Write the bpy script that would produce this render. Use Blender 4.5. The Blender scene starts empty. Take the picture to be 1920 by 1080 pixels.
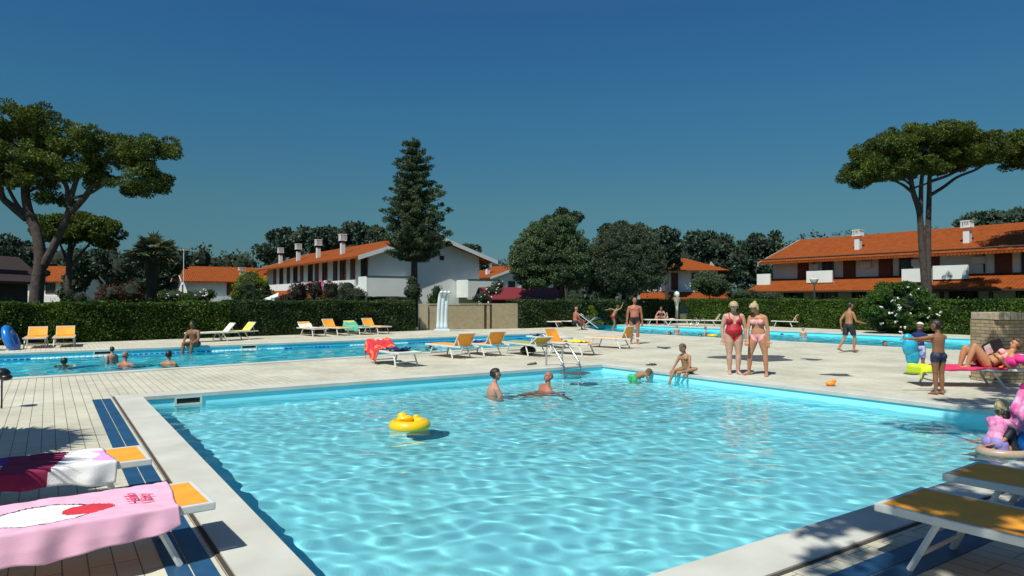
import bpy, bmesh, math, random
import numpy as np
from mathutils import Vector, Matrix
R = math.radians
S = bpy.context.scene
COL = S.collection
# ------------------------------------------------------------- camera
FPX = 1289.0
PITCH = math.atan(20 / FPX)
CAMH = 1.65
cam = bpy.data.cameras.new('camera')
cam.sensor_width = 36
cam.lens = FPX / 1920 * 36
cam.clip_start = 0.05
cam.clip_end = 3000
camo = bpy.data.objects.new('camera', cam)
COL.objects.link(camo)
camo.location = (0, 0, CAMH)
camo.rotation_euler = (R(90) + PITCH, 0, 0)
S.camera = camo
# ------------------------------------------------------------- sky and sun
SUN_EL = R(55)
SUN_GO = Vector((0.52, 0.854, 0)).normalized()      # where shadows point on the ground
w = bpy.data.worlds.new('World')
S.world = w
w.use_nodes = True
nt = w.node_tree
nt.nodes.clear()
out = nt.nodes.new('ShaderNodeOutputWorld')
bg = nt.nodes.new('ShaderNodeBackground')
sky = nt.nodes.new('ShaderNodeTexSky')
sky.sky_type = 'NISHITA'
sky.sun_disc = False
sky.sun_elevation = SUN_EL
sky.sun_rotation = math.atan2(-SUN_GO.x, -SUN_GO.y)
sky.air_density = 1.0
sky.dust_density = 0.3
sky.ozone_density = 2.0
tc = nt.nodes.new('ShaderNodeTexCoord')
sep = nt.nodes.new('ShaderNodeSeparateXYZ')
nt.links.new(tc.outputs['Generated'], sep.inputs[0])
rmp = nt.nodes.new('ShaderNodeValToRGB')
els = rmp.color_ramp.elements
els[0].position = 0.0; els[0].color = (0.18, 0.33, 0.42, 1)
els[1].position = 1.0; els[1].color = (0.9, 0.95, 1, 1)
for p, c in ((0.05, (0.197, 0.365, 0.445, 1)), (0.133, (0.245, 0.47, 0.485, 1)), (0.26, (0.222, 0.575, 0.69, 1)), (0.38, (0.21, 0.58, 0.81, 1)), (0.55, (0.5, 0.75, 0.9, 1))):
    e = els.new(p); e.color = c
mx = nt.nodes.new('ShaderNodeMixRGB')
mx.blend_type = 'MULTIPLY'
mx.inputs[0].default_value = 1
nt.links.new(sep.outputs[2], rmp.inputs[0])
nt.links.new(sky.outputs[0], mx.inputs[1])
nt.links.new(rmp.outputs[0], mx.inputs[2])
nt.links.new(mx.outputs[0], bg.inputs[0])
bg.inputs[1].default_value = 0.081
nt.links.new(bg.outputs[0], out.inputs[0])
sl = bpy.data.lights.new('sun', 'SUN')
sl.energy = 4.7
sl.angle = R(0.5)
sl.color = (1, 0.975, 0.87)
sl.cycles.is_caustics_light = True
so = bpy.data.objects.new('sun', sl)
COL.objects.link(so)
so.location = (-20, -20, 30)
sd = Vector((SUN_GO.x * math.cos(SUN_EL), SUN_GO.y * math.cos(SUN_EL), -math.sin(SUN_EL)))
so.rotation_euler = sd.to_track_quat('-Z', 'Y').to_euler()
S.view_settings.view_transform = 'Standard'
S.view_settings.look = 'None'
S.view_settings.exposure = 0.15
S.view_settings.gamma = 1
S.cycles.max_bounces = 10
S.cycles.transparent_max_bounces = 12
S.cycles.caustics_reflective = False
S.cycles.caustics_refractive = True
S.cycles.sample_clamp_indirect = 4
S.cycles.blur_glossy = 0.5
S.cycles.use_denoising = True

# ------------------------------------------------------------- measuring helpers
def ray(px, py):
    x = (px - 960) / FPX; y = -(py - 540) / FPX
    c, s = math.cos(PITCH), math.sin(PITCH)
    return Vector((x, c - y * s, s + y * c))
def G(px, py, z=0.0):
    d = ray(px, py); t = (z - CAMH) / d.z
    return Vector((d.x * t, d.y * t, z))
def P(px, py, Y):
    d = ray(px, py); t = Y / d.y
    return Vector((d.x * t, Y, CAMH + d.z * t))
UA = math.atan2(0.559, 0.829)
U = Vector((math.cos(UA), math.sin(UA), 0)); V = Vector((-math.sin(UA), math.cos(UA), 0))
P0 = G(265, 745)
def W(u, v, z=0.0):
    return P0 + U * u + V * v + Vector((0, 0, z))

# ------------------------------------------------------------- materials
MATS = {}
def mat(name, col, rough=0.6, noise=0.0, nscale=8.0, metal=0.0, bump=0.0, bscale=60.0, spec=0.5, col2=None, coat=0.0, trans=0.0, sss=0.0):
    if name in MATS: return MATS[name]
    m = bpy.data.materials.new(name); m.use_nodes = True
    t = m.node_tree; b = t.nodes['Principled BSDF']
    b.inputs['Base Color'].default_value = (*col, 1)
    b.inputs['Roughness'].default_value = rough
    b.inputs['Metallic'].default_value = metal
    b.inputs['Specular IOR Level'].default_value = spec
    b.inputs['Coat Weight'].default_value = coat
    if sss:
        b.inputs['Subsurface Weight'].default_value = sss
        b.inputs['Subsurface Radius'].default_value = (0.02, 0.008, 0.004)
    co = t.nodes.new('ShaderNodeTexCoord')
    if noise or col2:
        n = t.nodes.new('ShaderNodeTexNoise'); n.inputs['Scale'].default_value = nscale
        n.inputs['Detail'].default_value = 5
        t.links.new(co.outputs['Object'], n.inputs['Vector'])
        r = t.nodes.new('ShaderNodeValToRGB')
        c2 = col2 if col2 else tuple(max(0, c * (1 - noise)) for c in col)
        c1 = col if col2 else tuple(min(1, c * (1 + noise)) for c in col)
        r.color_ramp.elements[0].position = 0.33; r.color_ramp.elements[0].color = (*c2, 1)
        r.color_ramp.elements[1].position = 0.67; r.color_ramp.elements[1].color = (*c1, 1)
        t.links.new(n.outputs[0], r.inputs[0]); t.links.new(r.outputs[0], b.inputs['Base Color'])
    if bump:
        n2 = t.nodes.new('ShaderNodeTexNoise'); n2.inputs['Scale'].default_value = bscale
        n2.inputs['Detail'].default_value = 4
        t.links.new(co.outputs['Object'], n2.inputs['Vector'])
        bp = t.nodes.new('ShaderNodeBump'); bp.inputs['Strength'].default_value = bump; bp.inputs['Distance'].default_value = 0.02
        t.links.new(n2.outputs[0], bp.inputs['Height']); t.links.new(bp.outputs[0], b.inputs['Normal'])
    MATS[name] = m
    return m
def leafmat(name, c1, c2, rough=0.55, trans=0.25):
    """foliage: colour varies per leaf clump, a little light passes through"""
    if name in MATS: return MATS[name]
    m = bpy.data.materials.new(name); m.use_nodes = True
    t = m.node_tree; b = t.nodes['Principled BSDF']; o = t.nodes['Material Output']
    ge = t.nodes.new('ShaderNodeNewGeometry')
    co = t.nodes.new('ShaderNodeTexCoord')
    n = t.nodes.new('ShaderNodeTexNoise'); n.inputs['Scale'].default_value = 0.7; n.inputs['Detail'].default_value = 3
    t.links.new(co.outputs['Object'], n.inputs['Vector'])
    a = t.nodes.new('ShaderNodeMath'); a.operation = 'ADD'
    s2 = t.nodes.new('ShaderNodeMath'); s2.operation = 'MULTIPLY'; s2.inputs[1].default_value = 0.45
    t.links.new(ge.outputs['Random Per Island'], s2.inputs[0])
    t.links.new(s2.outputs[0], a.inputs[0]); t.links.new(n.outputs[0], a.inputs[1])
    r = t.nodes.new('ShaderNodeValToRGB')
    r.color_ramp.elements[0].position = 0.45; r.color_ramp.elements[0].color = (*c1, 1)
    r.color_ramp.elements[1].position = 0.95; r.color_ramp.elements[1].color = (*c2, 1)
    t.links.new(a.outputs[0], r.inputs[0]); t.links.new(r.outputs[0], b.inputs['Base Color'])
    b.inputs['Roughness'].default_value = rough
    b.inputs['Specular IOR Level'].default_value = 0.3
    tr = t.nodes.new('ShaderNodeBsdfTranslucent'); t.links.new(r.outputs[0], tr.inputs[0])
    mxs = t.nodes.new('ShaderNodeMixShader'); mxs.inputs[0].default_value = trans
    t.links.new(b.outputs[0], mxs.inputs[1]); t.links.new(tr.outputs[0], mxs.inputs[2]); t.links.new(mxs.outputs[0], o.inputs[0])
    MATS[name] = m
    return m

# ------------------------------------------------------------- object helpers
def tag(o, label=None, cat=None, group=None, kind=None):
    if label: o['label'] = label
    if cat: o['category'] = cat
    if group: o['group'] = group
    if kind: o['kind'] = kind
    return o
def empty(name, loc=(0, 0, 0), rz=0.0, label=None, cat=None, group=None):
    o = bpy.data.objects.new(name, None); COL.objects.link(o)
    o.location = loc; o.rotation_euler = (0, 0, rz); o.empty_display_size = 0.2
    return tag(o, label, cat, group)
class MB:
    """collects shapes into one mesh"""
    def __init__(s): s.v = []; s.f = []; s.mi = []; s.cur = 0
    def add(s, vs, fs):
        b = len(s.v); s.v += [tuple(v) for v in vs]
        for f in fs: s.f.append([b + i for i in f]); s.mi.append(s.cur)
        return s
    def box(s, c, d, M=None, bev=0.0):
        cx, cy, cz = c; x, y, z = d[0] / 2, d[1] / 2, d[2] / 2
        if bev:
            b = min(bev, x * .9, y * .9, z * .9)
            bm = bmesh.new(); bmesh.ops.create_cube(bm, size=1)
            for q in bm.verts: q.co = Vector((q.co.x * 2 * x, q.co.y * 2 * y, q.co.z * 2 * z))
            bmesh.ops.bevel(bm, geom=bm.edges[:], offset=b, segments=2, affect='EDGES', profile=0.6)
            vs = [q.co + Vector(c) for q in bm.verts]; bm.verts.ensure_lookup_table()
            fs = [[q.index for q in f.verts] for f in bm.faces]; bm.free()
        else:
            vs = [Vector((cx + a * x, cy + b_ * y, cz + e * z)) for a in (-1, 1) for b_ in (-1, 1) for e in (-1, 1)]
            fs = [(0, 1, 3, 2), (4, 6, 7, 5), (0, 4, 5, 1), (2, 3, 7, 6), (0, 2, 6, 4), (1, 5, 7, 3)]
        if M is not None: vs = [M @ Vector(q) for q in vs]
        return s.add(vs, fs)
    def tube(s, pts, r, n=8, cap=True):
        pts = [Vector(p) for p in pts]
        rs = r if isinstance(r, (list, tuple)) else [r] * len(pts)
        rings = []; prev = None
        for i, p in enumerate(pts):
            a = pts[max(0, i - 1)]; b = pts[min(len(pts) - 1, i + 1)]
            t = (b - a).normalized() if (b - a).length > 1e-9 else Vector((0, 0, 1))
            if prev is None:
                up = Vector((0, 0, 1)) if abs(t.z) < 0.9 else Vector((1, 0, 0))
                x = t.cross(up).normalized()
            else:
                x = (prev - t * prev.dot(t)).normalized()
            prev = x; y = t.cross(x)
            rings.append([p + (x * math.cos(k * 2 * math.pi / n) + y * math.sin(k * 2 * math.pi / n)) * rs[i] for k in range(n)])
        vs = [q for rg in rings for q in rg]; fs = []
        for i in range(len(pts) - 1):
            for k in range(n):
                fs.append((i * n + k, i * n + (k + 1) % n, (i + 1) * n + (k + 1) % n, (i + 1) * n + k))
        if cap:
            fs.append(tuple(range(n - 1, -1, -1))); fs.append(tuple(range((len(pts) - 1) * n, len(pts) * n)))
        return s.add(vs, fs)
    def ell(s, c, r, n=12, m=8, M=None):
        vs = []; fs = []
        for i in range(m + 1):
            th = math.pi * i / m
            for k in range(n):
                ph = 2 * math.pi * k / n
                q = Vector((r[0] * math.sin(th) * math.cos(ph), r[1] * math.sin(th) * math.sin(ph), r[2] * math.cos(th)))
                if M is not None: q = M @ q
                vs.append(q + Vector(c))
        for i in range(m):
            for k in range(n): fs.append((i * n + k, (i + 1) * n + k, (i + 1) * n + (k + 1) % n, i * n + (k + 1) % n))
        return s.add(vs, fs)
    def quad(s, *p): return s.add(p, [tuple(range(len(p)))])
    def prism(s, poly, z0, z1):
        n = len(poly); vs = [(p[0], p[1], z0) for p in poly] + [(p[0], p[1], z1) for p in poly]
        fs = [tuple(range(n - 1, -1, -1)), tuple(range(n, 2 * n))] + [(i, (i + 1) % n, n + (i + 1) % n, n + i) for i in range(n)]
        return s.add(vs, fs)
    def build(s, name, m, parent=None, smooth=False, loc=None, rz=None):
        me = bpy.data.meshes.new(name); me.from_pydata(s.v, [], s.f)
        ms = m if isinstance(m, (list, tuple)) else [m]
        for q in ms: me.materials.append(q)
        if len(ms) > 1: me.polygons.foreach_set('material_index', s.mi)
        if smooth: me.polygons.foreach_set('use_smooth', [True] * len(me.polygons))
        me.update()
        return link(name, me, parent, loc, rz)
def link(name, me, parent=None, loc=None, rz=None):
    o = bpy.data.objects.new(name, me); COL.objects.link(o)
    if parent: o.parent = parent
    if loc is not None: o.location = loc
    if rz is not None: o.rotation_euler = (0, 0, rz)
    return o
def np_mesh(name, co, quads, m, smooth=False, tri=False):
    """fast mesh from numpy arrays"""
    k = quads.shape[1]
    me = bpy.data.meshes.new(name)
    me.vertices.add(len(co)); me.vertices.foreach_set('co', co.astype(np.float32).ravel())
    me.loops.add(quads.size); me.loops.foreach_set('vertex_index', quads.astype(np.int32).ravel())
    me.polygons.add(len(quads)); me.polygons.foreach_set('loop_start', np.arange(0, quads.size, k, dtype=np.int32))
    me.materials.append(m)
    me.update(calc_edges=True)
    if smooth: me.polygons.foreach_set('use_smooth', np.ones(len(quads), bool))
    return me
def copy_tree(o, parent=None):
    c = o.copy(); COL.objects.link(c); c.parent = parent
    for ch in list(o.children): copy_tree(ch, c)
    return c
def sheet(name, outer, holes, m, z=0.0, loc=None, rz=None):
    """flat polygon with holes"""
    bm = bmesh.new(); es = []
    for loop in [outer] + holes:
        vs = [bm.verts.new((p[0], p[1], z)) for p in loop]
        es += [bm.edges.new((vs[i], vs[(i + 1) % len(vs)])) for i in range(len(vs))]
    bmesh.ops.triangle_fill(bm, edges=es, use_beauty=True, normal=(0, 0, 1))
    for f in bm.faces:
        if f.normal.z < 0: f.normal_flip()
    me = bpy.data.meshes.new(name); bm.to_mesh(me); bm.free(); me.materials.append(m)
    return link(name, me, None, loc, rz)
# ============================================================= GROUND, DECK, POOLS
WZ = -0.19
def to_uv(p):
    d = p - P0; return (d.dot(U), d.dot(V))
near_pool = [(0, 0), (10.2, 0), (10.2, -10.1), (0, -10.1)]
lane_pool = [to_uv(G(-420, 737)), to_uv(G(1062, 644.5)), to_uv(G(1040, 624)), to_uv(G(-330, 676))]
_q = [G(1108, 619.8), G(1220, 627.0), G(1854, 660), G(2150, 678)]
right_pool = [to_uv(G(1094, 614)), to_uv(G(1122, 620)), to_uv(G(1220, 627)), to_uv(G(1854, 660.5)), to_uv(G(2250, 684)), to_uv(G(2250, 655.4)), to_uv(G(1854, 635.6)), to_uv(G(1220, 610.3)), to_uv(G(1118, 608.5))]

def deckmat():
    m = bpy.data.materials.new('deck_planks'); m.use_nodes = True; t = m.node_tree; b = t.nodes['Principled BSDF']
    co = t.nodes.new('ShaderNodeTexCoord'); sp = t.nodes.new('ShaderNodeSeparateXYZ'); cb = t.nodes.new('ShaderNodeCombineXYZ')
    t.links.new(co.outputs['Object'], sp.inputs[0]); t.links.new(sp.outputs[1], cb.inputs[0]); t.links.new(sp.outputs[0], cb.inputs[1])
    br = t.nodes.new('ShaderNodeTexBrick'); br.inputs['Scale'].default_value = 1
    br.inputs['Brick Width'].default_value = 0.62; br.inputs['Row Height'].default_value = 0.1355; br.inputs['Mortar Size'].default_value = 0.0042
    br.inputs['Mortar Smooth'].default_value = 0.1
    br.inputs['Color1'].default_value = (0.59, 0.585, 0.485, 1); br.inputs['Color2'].default_value = (0.54, 0.53, 0.44, 1); br.inputs['Mortar'].default_value = (0.20, 0.175, 0.145, 1)
    br.offset = 0.37; br.offset_frequency = 3
    t.links.new(cb.outputs[0], br.inputs['Vector'])
    n = t.nodes.new('ShaderNodeTexNoise'); n.inputs['Scale'].default_value = 0.7; n.inputs['Detail'].default_value = 8; n.inputs['Roughness'].default_value = 0.65
    t.links.new(co.outputs['Object'], n.inputs['Vector'])
    r = t.nodes.new('ShaderNodeValToRGB'); r.color_ramp.elements[0].position = 0.3; r.color_ramp.elements[0].color = (0.74, 0.72, 0.68, 1)
    r.color_ramp.elements[1].position = 0.62; r.color_ramp.elements[1].color = (1.08, 1.06, 1.02, 1)
    t.links.new(n.outputs[0], r.inputs[0])
    mm = t.nodes.new('ShaderNodeMixRGB'); mm.blend_type = 'MULTIPLY'; mm.inputs[0].default_value = 1
    t.links.new(br.outputs[0], mm.inputs[1]); t.links.new(r.outputs[0], mm.inputs[2])
    n2 = t.nodes.new('ShaderNodeTexNoise'); n2.inputs['Scale'].default_value = 90; n2.inputs['Detail'].default_value = 3
    t.links.new(co.outputs['Object'], n2.inputs['Vector'])
    r2 = t.nodes.new('ShaderNodeValToRGB'); r2.color_ramp.elements[0].position = 0.3; r2.color_ramp.elements[0].color = (0.9, 0.9, 0.9, 1)
    r2.color_ramp.elements[1].position = 0.7; r2.color_ramp.elements[1].color = (1.06, 1.06, 1.06, 1)
    t.links.new(n2.outputs[0], r2.inputs[0])
    m2 = t.nodes.new('ShaderNodeMixRGB'); m2.blend_type = 'MULTIPLY'; m2.inputs[0].default_value = 1
    t.links.new(mm.outputs[0], m2.inputs[1]); t.links.new(r2.outputs[0], m2.inputs[2])
    t.links.new(m2.outputs[0], b.inputs['Base Color'])
    bp = t.nodes.new('ShaderNodeBump'); bp.inputs['Strength'].default_value = 0.5; bp.inputs['Distance'].default_value = 0.01; bp.invert = True
    t.links.new(br.outputs['Fac'], bp.inputs['Height']); t.links.new(bp.outputs[0], b.inputs['Normal'])
    b.inputs['Roughness'].default_value = 0.75
    return m
DECK = deckmat()
GRASS = mat('grass_ground', (0.045, 0.07, 0.022), 0.9, col2=(0.08, 0.085, 0.04), nscale=0.6, bump=0.6, bscale=30)
deck_outer = [to_uv(Vector(p)) for p in ((-34, -12, 0), (40, -12, 0), (40, 24, 0), (24, 31, 0), (10.9, 47.2, 0), (8.5, 48, 0), (0.5, 41, 0), (-4.9, 36.6, 0), (-17.5, 24.6, 0), (-34, 8, 0))]
deck = sheet('deck', deck_outer, [near_pool, lane_pool, right_pool], DECK, 0, P0, UA); tag(deck, kind='structure')
big = [(-900, -900), (900, -900), (900, 900), (-900, 900)]
tag(sheet('ground', big, [deck_outer], GRASS, -0.01, P0, UA), kind='structure')
# skirt hides the 1 cm step
LINER = mat('pool_liner', (0.31, 0.87, 1.0), 0.5, noise=0.05, nscale=0.8)
LINER2 = mat('pool_liner_deep', (0.13, 0.80, 0.93), 0.5, noise=0.05, nscale=0.8)
def basin(name, poly, depth, m):
    b = MB(); n = len(poly)
    for i in range(n):
        p, q = poly[i], poly[(i + 1) % n]
        b.quad((p[0], p[1], 0), (q[0], q[1], 0), (q[0], q[1], -depth), (p[0], p[1], -depth))
    b.add([(p[0], p[1], -depth) for p in poly], [tuple(range(n))])
    o = b.build(name, m, loc=P0, rz=UA); tag(o, kind='structure')
    o.cycles.is_caustics_receiver = True
    return o
basin('pool_basin', near_pool, 0.9, LINER)
basin('lane_pool_basin', lane_pool, 1.4, LINER2)
basin('far_pool_basin', right_pool, 1.2, LINER2)
def watermat(name, tint, rough=0.0):
    m = bpy.data.materials.new(name); m.use_nodes = True; t = m.node_tree; o = t.nodes['Material Output']; t.nodes.remove(t.nodes['Principled BSDF'])
    g = t.nodes.new('ShaderNodeBsdfGlass'); g.inputs['IOR'].default_value = 1.33; g.inputs['Roughness'].default_value = rough
    g.inputs['Color'].default_value = (*tint, 1)
    t.links.new(g.outputs[0], o.inputs[0])
    return m
WATER = watermat('water', (0.95, 1, 1))
WATER2 = watermat('water_far', (0.80, 0.97, 1))
def wave_z(x, y, seed, waves, amp):
    rg = np.random.RandomState(seed); z = np.zeros_like(x)
    for lam, a, cnt in waves:
        for _ in range(cnt):
            th = rg.uniform(0, 2 * math.pi); l = lam * rg.uniform(0.75, 1.3); ph = rg.uniform(0, 6.28)
            k = 2 * math.pi / l
            wx = x + 0.12 * np.sin(2.1 * y + ph); wy = y + 0.12 * np.sin(1.7 * x + ph * 2)
            s = np.sin(k * (wx * math.cos(th) + wy * math.sin(th)) + ph)
            z += a * l * s
    return z * amp
def water(name, poly, step, seed, m, amp=0.7, waves=((0.33, 0.0036, 7), (0.55, 0.0034, 7), (1.2, 0.0028, 4), (0.20, 0.0030, 7)), caustic=True):
    us = [p[0] for p in poly]; vs = [p[1] for p in poly]
    nx = int((max(us) - min(us)) / step) + 1; ny = int((max(vs) - min(vs)) / step) + 1
    gx, gy = np.meshgrid(np.linspace(min(us), max(us), nx), np.linspace(min(vs), max(vs), ny), indexing='ij')
    X = gx.ravel(); Y = gy.ravel()
    Z = wave_z(X, Y, seed, waves, amp)
    co = np.stack([X, Y, Z + WZ], 1)
    idx = np.arange(nx * ny).reshape(nx, ny)
    q = np.stack([idx[:-1, :-1].ravel(), idx[1:, :-1].ravel(), idx[1:, 1:].ravel(), idx[:-1, 1:].ravel()], 1)
    # keep quads whose centre lies in the polygon
    c = co[q].mean(1); ins = np.zeros(len(c), bool); n = len(poly)
    for i in range(n):
        x1, y1 = poly[i]; x2, y2 = poly[(i + 1) % n]
        cond = ((y1 > c[:, 1]) != (y2 > c[:, 1])) & (c[:, 0] < (x2 - x1) * (c[:, 1] - y1) / (y2 - y1 + 1e-12) + x1)
        ins ^= cond
    q = q[ins]
    me = np_mesh(name, co, q, m, smooth=True)
    bm = bmesh.new(); bm.from_mesh(me)
    bmesh.ops.delete(bm, geom=[v for v in bm.verts if not v.link_faces], context='VERTS'); bm.to_mesh(me); bm.free()
    o = link(name, me, None, P0, UA); tag(o, kind='structure')
    o.cycles.is_caustics_caster = caustic
    return o
water('water', near_pool, 0.027, 3, WATER)
water('lane_pool_water', [(p[0], p[1]) for p in lane_pool], 0.09, 5, WATER2, 0.8, ((0.5, 0.006, 5), (0.9, 0.006, 5), (1.8, 0.005, 4)))
water('far_pool_water', right_pool, 0.09, 6, WATER2, 0.8, ((0.5, 0.006, 5), (0.9, 0.006, 5), (1.8, 0.005, 4)))
# ============================================================= COPING, STRIPS, POOL FITTINGS
COPE = mat('coping_stone', (0.58, 0.58, 0.525), 0.7, col2=(0.47, 0.465, 0.41), nscale=1.6, bump=0.15, bscale=120)
BLUE = mat('blue_tiles', (0.016, 0.072, 0.16), 0.45, noise=0.2, nscale=5)
SLOT = mat('gutter_slot', (0.06, 0.045, 0.035), 0.9)
WHITEP = mat('white_paint', (0.72, 0.72, 0.68), 0.45, noise=0.04, nscale=6)
def rim(name, poly, wd, inner=0.025, z=0.016, closed=True, m=None, segs=None):
    """band that follows the outside of a polygon, mitred"""
    n = len(poly); A = sum(poly[i][0] * poly[(i + 1) % n][1] - poly[(i + 1) % n][0] * poly[i][1] for i in range(n))
    sg = 1 if A > 0 else -1
    def off(d):
        r = []
        for i in range(n):
            p0, p1, p2 = Vector(poly[i - 1]), Vector(poly[i]), Vector(poly[(i + 1) % n])
            a = (p1 - p0).normalized(); b = (p2 - p1).normalized()
            na = Vector((a.y, -a.x)) * sg; nb = Vector((b.y, -b.x)) * sg
            k = (na + nb); k = k / max(0.3, k.dot(na))
            r.append(p1 + k * d)
        return r
    o_, i_ = off(wd), off(-inner)
    b = MB()
    for i in (segs if segs is not None else range(n)):
        j = (i + 1) % n
        a0, a1, c0, c1 = i_[i], i_[j], o_[i], o_[j]
        zs = [(a0, -0.05), (a0, z - 0.006), (a0.lerp(c0, 0.02), z), (c0, z), (c0, 0.001)]
        zt = [(a1, -0.05), (a1, z - 0.006), (a1.lerp(c1, 0.02), z), (c1, z), (c1, 0.001)]
        for k in range(4):
            p, q = zs[k], zs[k + 1]; p2, q2 = zt[k], zt[k + 1]
            b.quad((p[0].x, p[0].y, p[1]), (p2[0].x, p2[0].y, p2[1]), (q2[0].x, q2[0].y, q2[1]), (q[0].x, q[0].y, q[1]))
    o = b.build(name, m or COPE, loc=P0, rz=UA); return tag(o, kind='structure')
rim('pool_coping', near_pool, 0.37)
rim('lane_pool_coping', lane_pool, 0.33)
rim('far_pool_coping', right_pool, 0.33)
def strip(name, x0, x1, y0, y1, z, m):
    b = MB(); b.box(((x0 + x1) / 2, (y0 + y1) / 2, z / 2 - 0.01), (x1 - x0, y1 - y0, z + 0.02))
    return tag(b.build(name, m, loc=P0, rz=UA), kind='structure')
strip('deck_gutter', -0.40, -0.372, -10.5, 0.35, 0.005, SLOT)
strip('deck_blue_strip', -0.70, -0.575, -12, 0.1, 0.006, BLUE)
strip('deck_blue_strip', -0.565, -0.44, -12, 0.1, 0.006, BLUE)
strip('deck_gutter', -0.40, 12, -10.50, -10.472, 0.005, SLOT)
strip('deck_blue_strip', -0.42, 12, -10.80, -10.66, 0.006, BLUE)
strip('deck_blue_strip', -0.42, 12, -10.95, -10.81, 0.006, BLUE)
# wet patches on the deck
WET = mat('wet_deck', (0.085, 0.082, 0.075), 0.4, noise=0.25, nscale=4)
def puddle(px, py, wpx, hpx, label):
    c = G(px, py); s = c.y / FPX; r = random.Random(int(px))
    n = 28; b = MB(); dy = abs(G(px, py - hpx / 2).y - G(px, py + hpx / 2).y) / 2; dx = wpx / 2 * s
    pts = []
    for k in range(n):
        a = 2 * math.pi * k / n; q = 1 + 0.18 * math.sin(3 * a + px) + 0.12 * math.sin(5 * a + py) + r.uniform(-.05, .05)
        pts.append((dx * math.cos(a) * q, dy * math.sin(a) * q, 0.004))
    b.add([(0, 0, 0.004)] + pts, [(0, 1 + k, 1 + (k + 1) % n) for k in range(n)])
    return tag(b.build('water_puddle', WET, loc=(c.x, c.y, 0.0)), label, 'puddle', 'wet patches on the deck')
puddle(1413, 671, 138, 12, 'large dark wet patch on the deck behind the two women')
puddle(1245, 652, 24, 4, 'small wet patch on the deck behind the seated boy')
puddle(1522, 674, 30, 4, 'small wet patch on the deck right of the two women')
puddle(1570, 703, 50, 5, 'narrow wet patch on the deck near the orange toy')

for px, py, wp, hp, lb in ((1080, 700, 60, 6, 'wet patch on the deck at the foot of the near ladder'),): puddle(px, py, wp, hp, lb)
# skimmers in pool walls
SK = mat('skimmer_plastic', (0.55, 0.66, 0.58), 0.5); SKD = mat('skimmer_dark', (0.02, 0.02, 0.02), 0.8)
def skimmer(u, v, face, wd, label, zc=-0.11, h=0.16):
    # face: angle of outward normal in local frame
    o = empty('pool_skimmer', W(u, v, zc), UA + face, label, 'skimmer', 'skimmers in the pool walls')
    b = MB(); t = 0.035
    for c, d in (((0, -0.012, h / 2 - t / 2), (wd, 0.03, t)), ((0, -0.012, -h / 2 + t / 2), (wd, 0.03, t)), ((-wd / 2 + t / 2, -0.012, 0), (t, 0.03, h - 2 * t)), ((wd / 2 - t / 2, -0.012, 0), (t, 0.03, h - 2 * t))): b.box(c, d)
    b.build('frame', SK, o)
    q = MB(); q.box((0, -0.004, 0), (wd - 2 * t, 0.012, h - 2 * t)); q.build('opening', SKD, o)
    return o
uv = to_uv(G(328, 745)); skimmer(0.72, 0, 0, 0.44, 'pale green skimmer in the near pool wall beside the left corner')
uf = lambda px: to_uv(G(px, 0)) 
lp = [W(p[0], p[1]) for p in lane_pool]
def on_far(px):
    a, c = lp[3], lp[2]; best = None
    for i in range(2001):
        q = a.lerp(c, i / 2000); x = 960 + FPX * q.x / q.y
        if best is None or abs(x - px) < best[0]: best = (abs(x - px), q)
    return best[1]
angf = math.atan2((lp[2] - lp[3]).y, (lp[2] - lp[3]).x) - UA
for px, lb in ((195, 'skimmer in the far lane pool wall behind the man playing with a child'), (467, 'skimmer in the far lane pool wall below the yellow lounger')):
    q = on_far(px); u_, v_ = to_uv(q); skimmer(u_, v_, angf, 0.55, lb, -0.09, 0.15)

# lane rope
ROPEB = mat('rope_float_blue', (0.01, 0.06, 0.30), 0.4); ROPEW = mat('rope_float_white', (0.75, 0.8, 0.8), 0.4)
def lane_rope(a, c, label, cut):
    o = empty('lane_rope', (a.x, a.y, WZ), 0, label, 'lane rope', 'floating lane ropes')
    L = (c - a).length; d = (c - a) / L; n = int(L / 0.16)
    runs = {}
    for i in range(n):
        p = d * (L * (i + .5) / n); k = int(i / n * cut)
        runs.setdefault(k, MB()).tube([p - d * 0.081, p - d * 0.04, p + d * 0.04, p + d * 0.081], [0.010, 0.028, 0.028, 0.010], 6)
    for k, b in runs.items(): b.build('blue_floats' if k % 2 == 0 else 'white_floats', ROPEB if k % 2 == 0 else ROPEW, o)

    k = MB(); k.tube([Vector((0, 0, 0)), d * L], 0.008, 5); k.build('line', ROPEW, o)
ra, rb = G(-150, 682, WZ), G(1030, 632, WZ)
lane_rope(ra, rb, 'blue and white floating lane rope running down the lane pool', 9)

# ladders
STEEL = mat('steel', (0.55, 0.57, 0.58), 0.22, metal=1.0)
def ladder(u, v, ang, label, gap=0.5, out=0.62, hi=0.54):
    o = empty('pool_ladder', W(u, v), UA + ang, label, 'ladder', 'steel pool ladders')
    for s in (-1, 1):
        b = MB(); x = s * gap / 2; pts = [(x, out, 0.0), (x, out, hi - 0.25)]
        for k in range(9):
            a = math.pi * k / 8 * 0.72
            pts.append((x, out - 0.17 + 0.17 * math.cos(a), hi - 0.22 + 0.2 * math.sin(a)))
        pts += [(x, -0.02, 0.12), (x, -0.09, -0.02), (x, -0.09, -0.75)]
        b.tube(pts, 0.024, 8); b.build('rail', STEEL, o, smooth=True)
    for z in (-0.03, -0.33, -0.6):
        b = MB(); b.box((0, -0.09, z), (gap - 0.04, 0.09, 0.03), bev=0.008); b.build('step', STEEL, o)
    return o
uv = to_uv(G(1075, 692)); ladder(9.17, 0, 0, 'steel ladder with three steps at the back corner of the near pool')
uq = to_uv(G(1300, 612.5)); ladder(uq[0] + .05, uq[1], -math.pi / 2, 'white looking steel ladder on the far edge of the right pool', 0.55)

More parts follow.
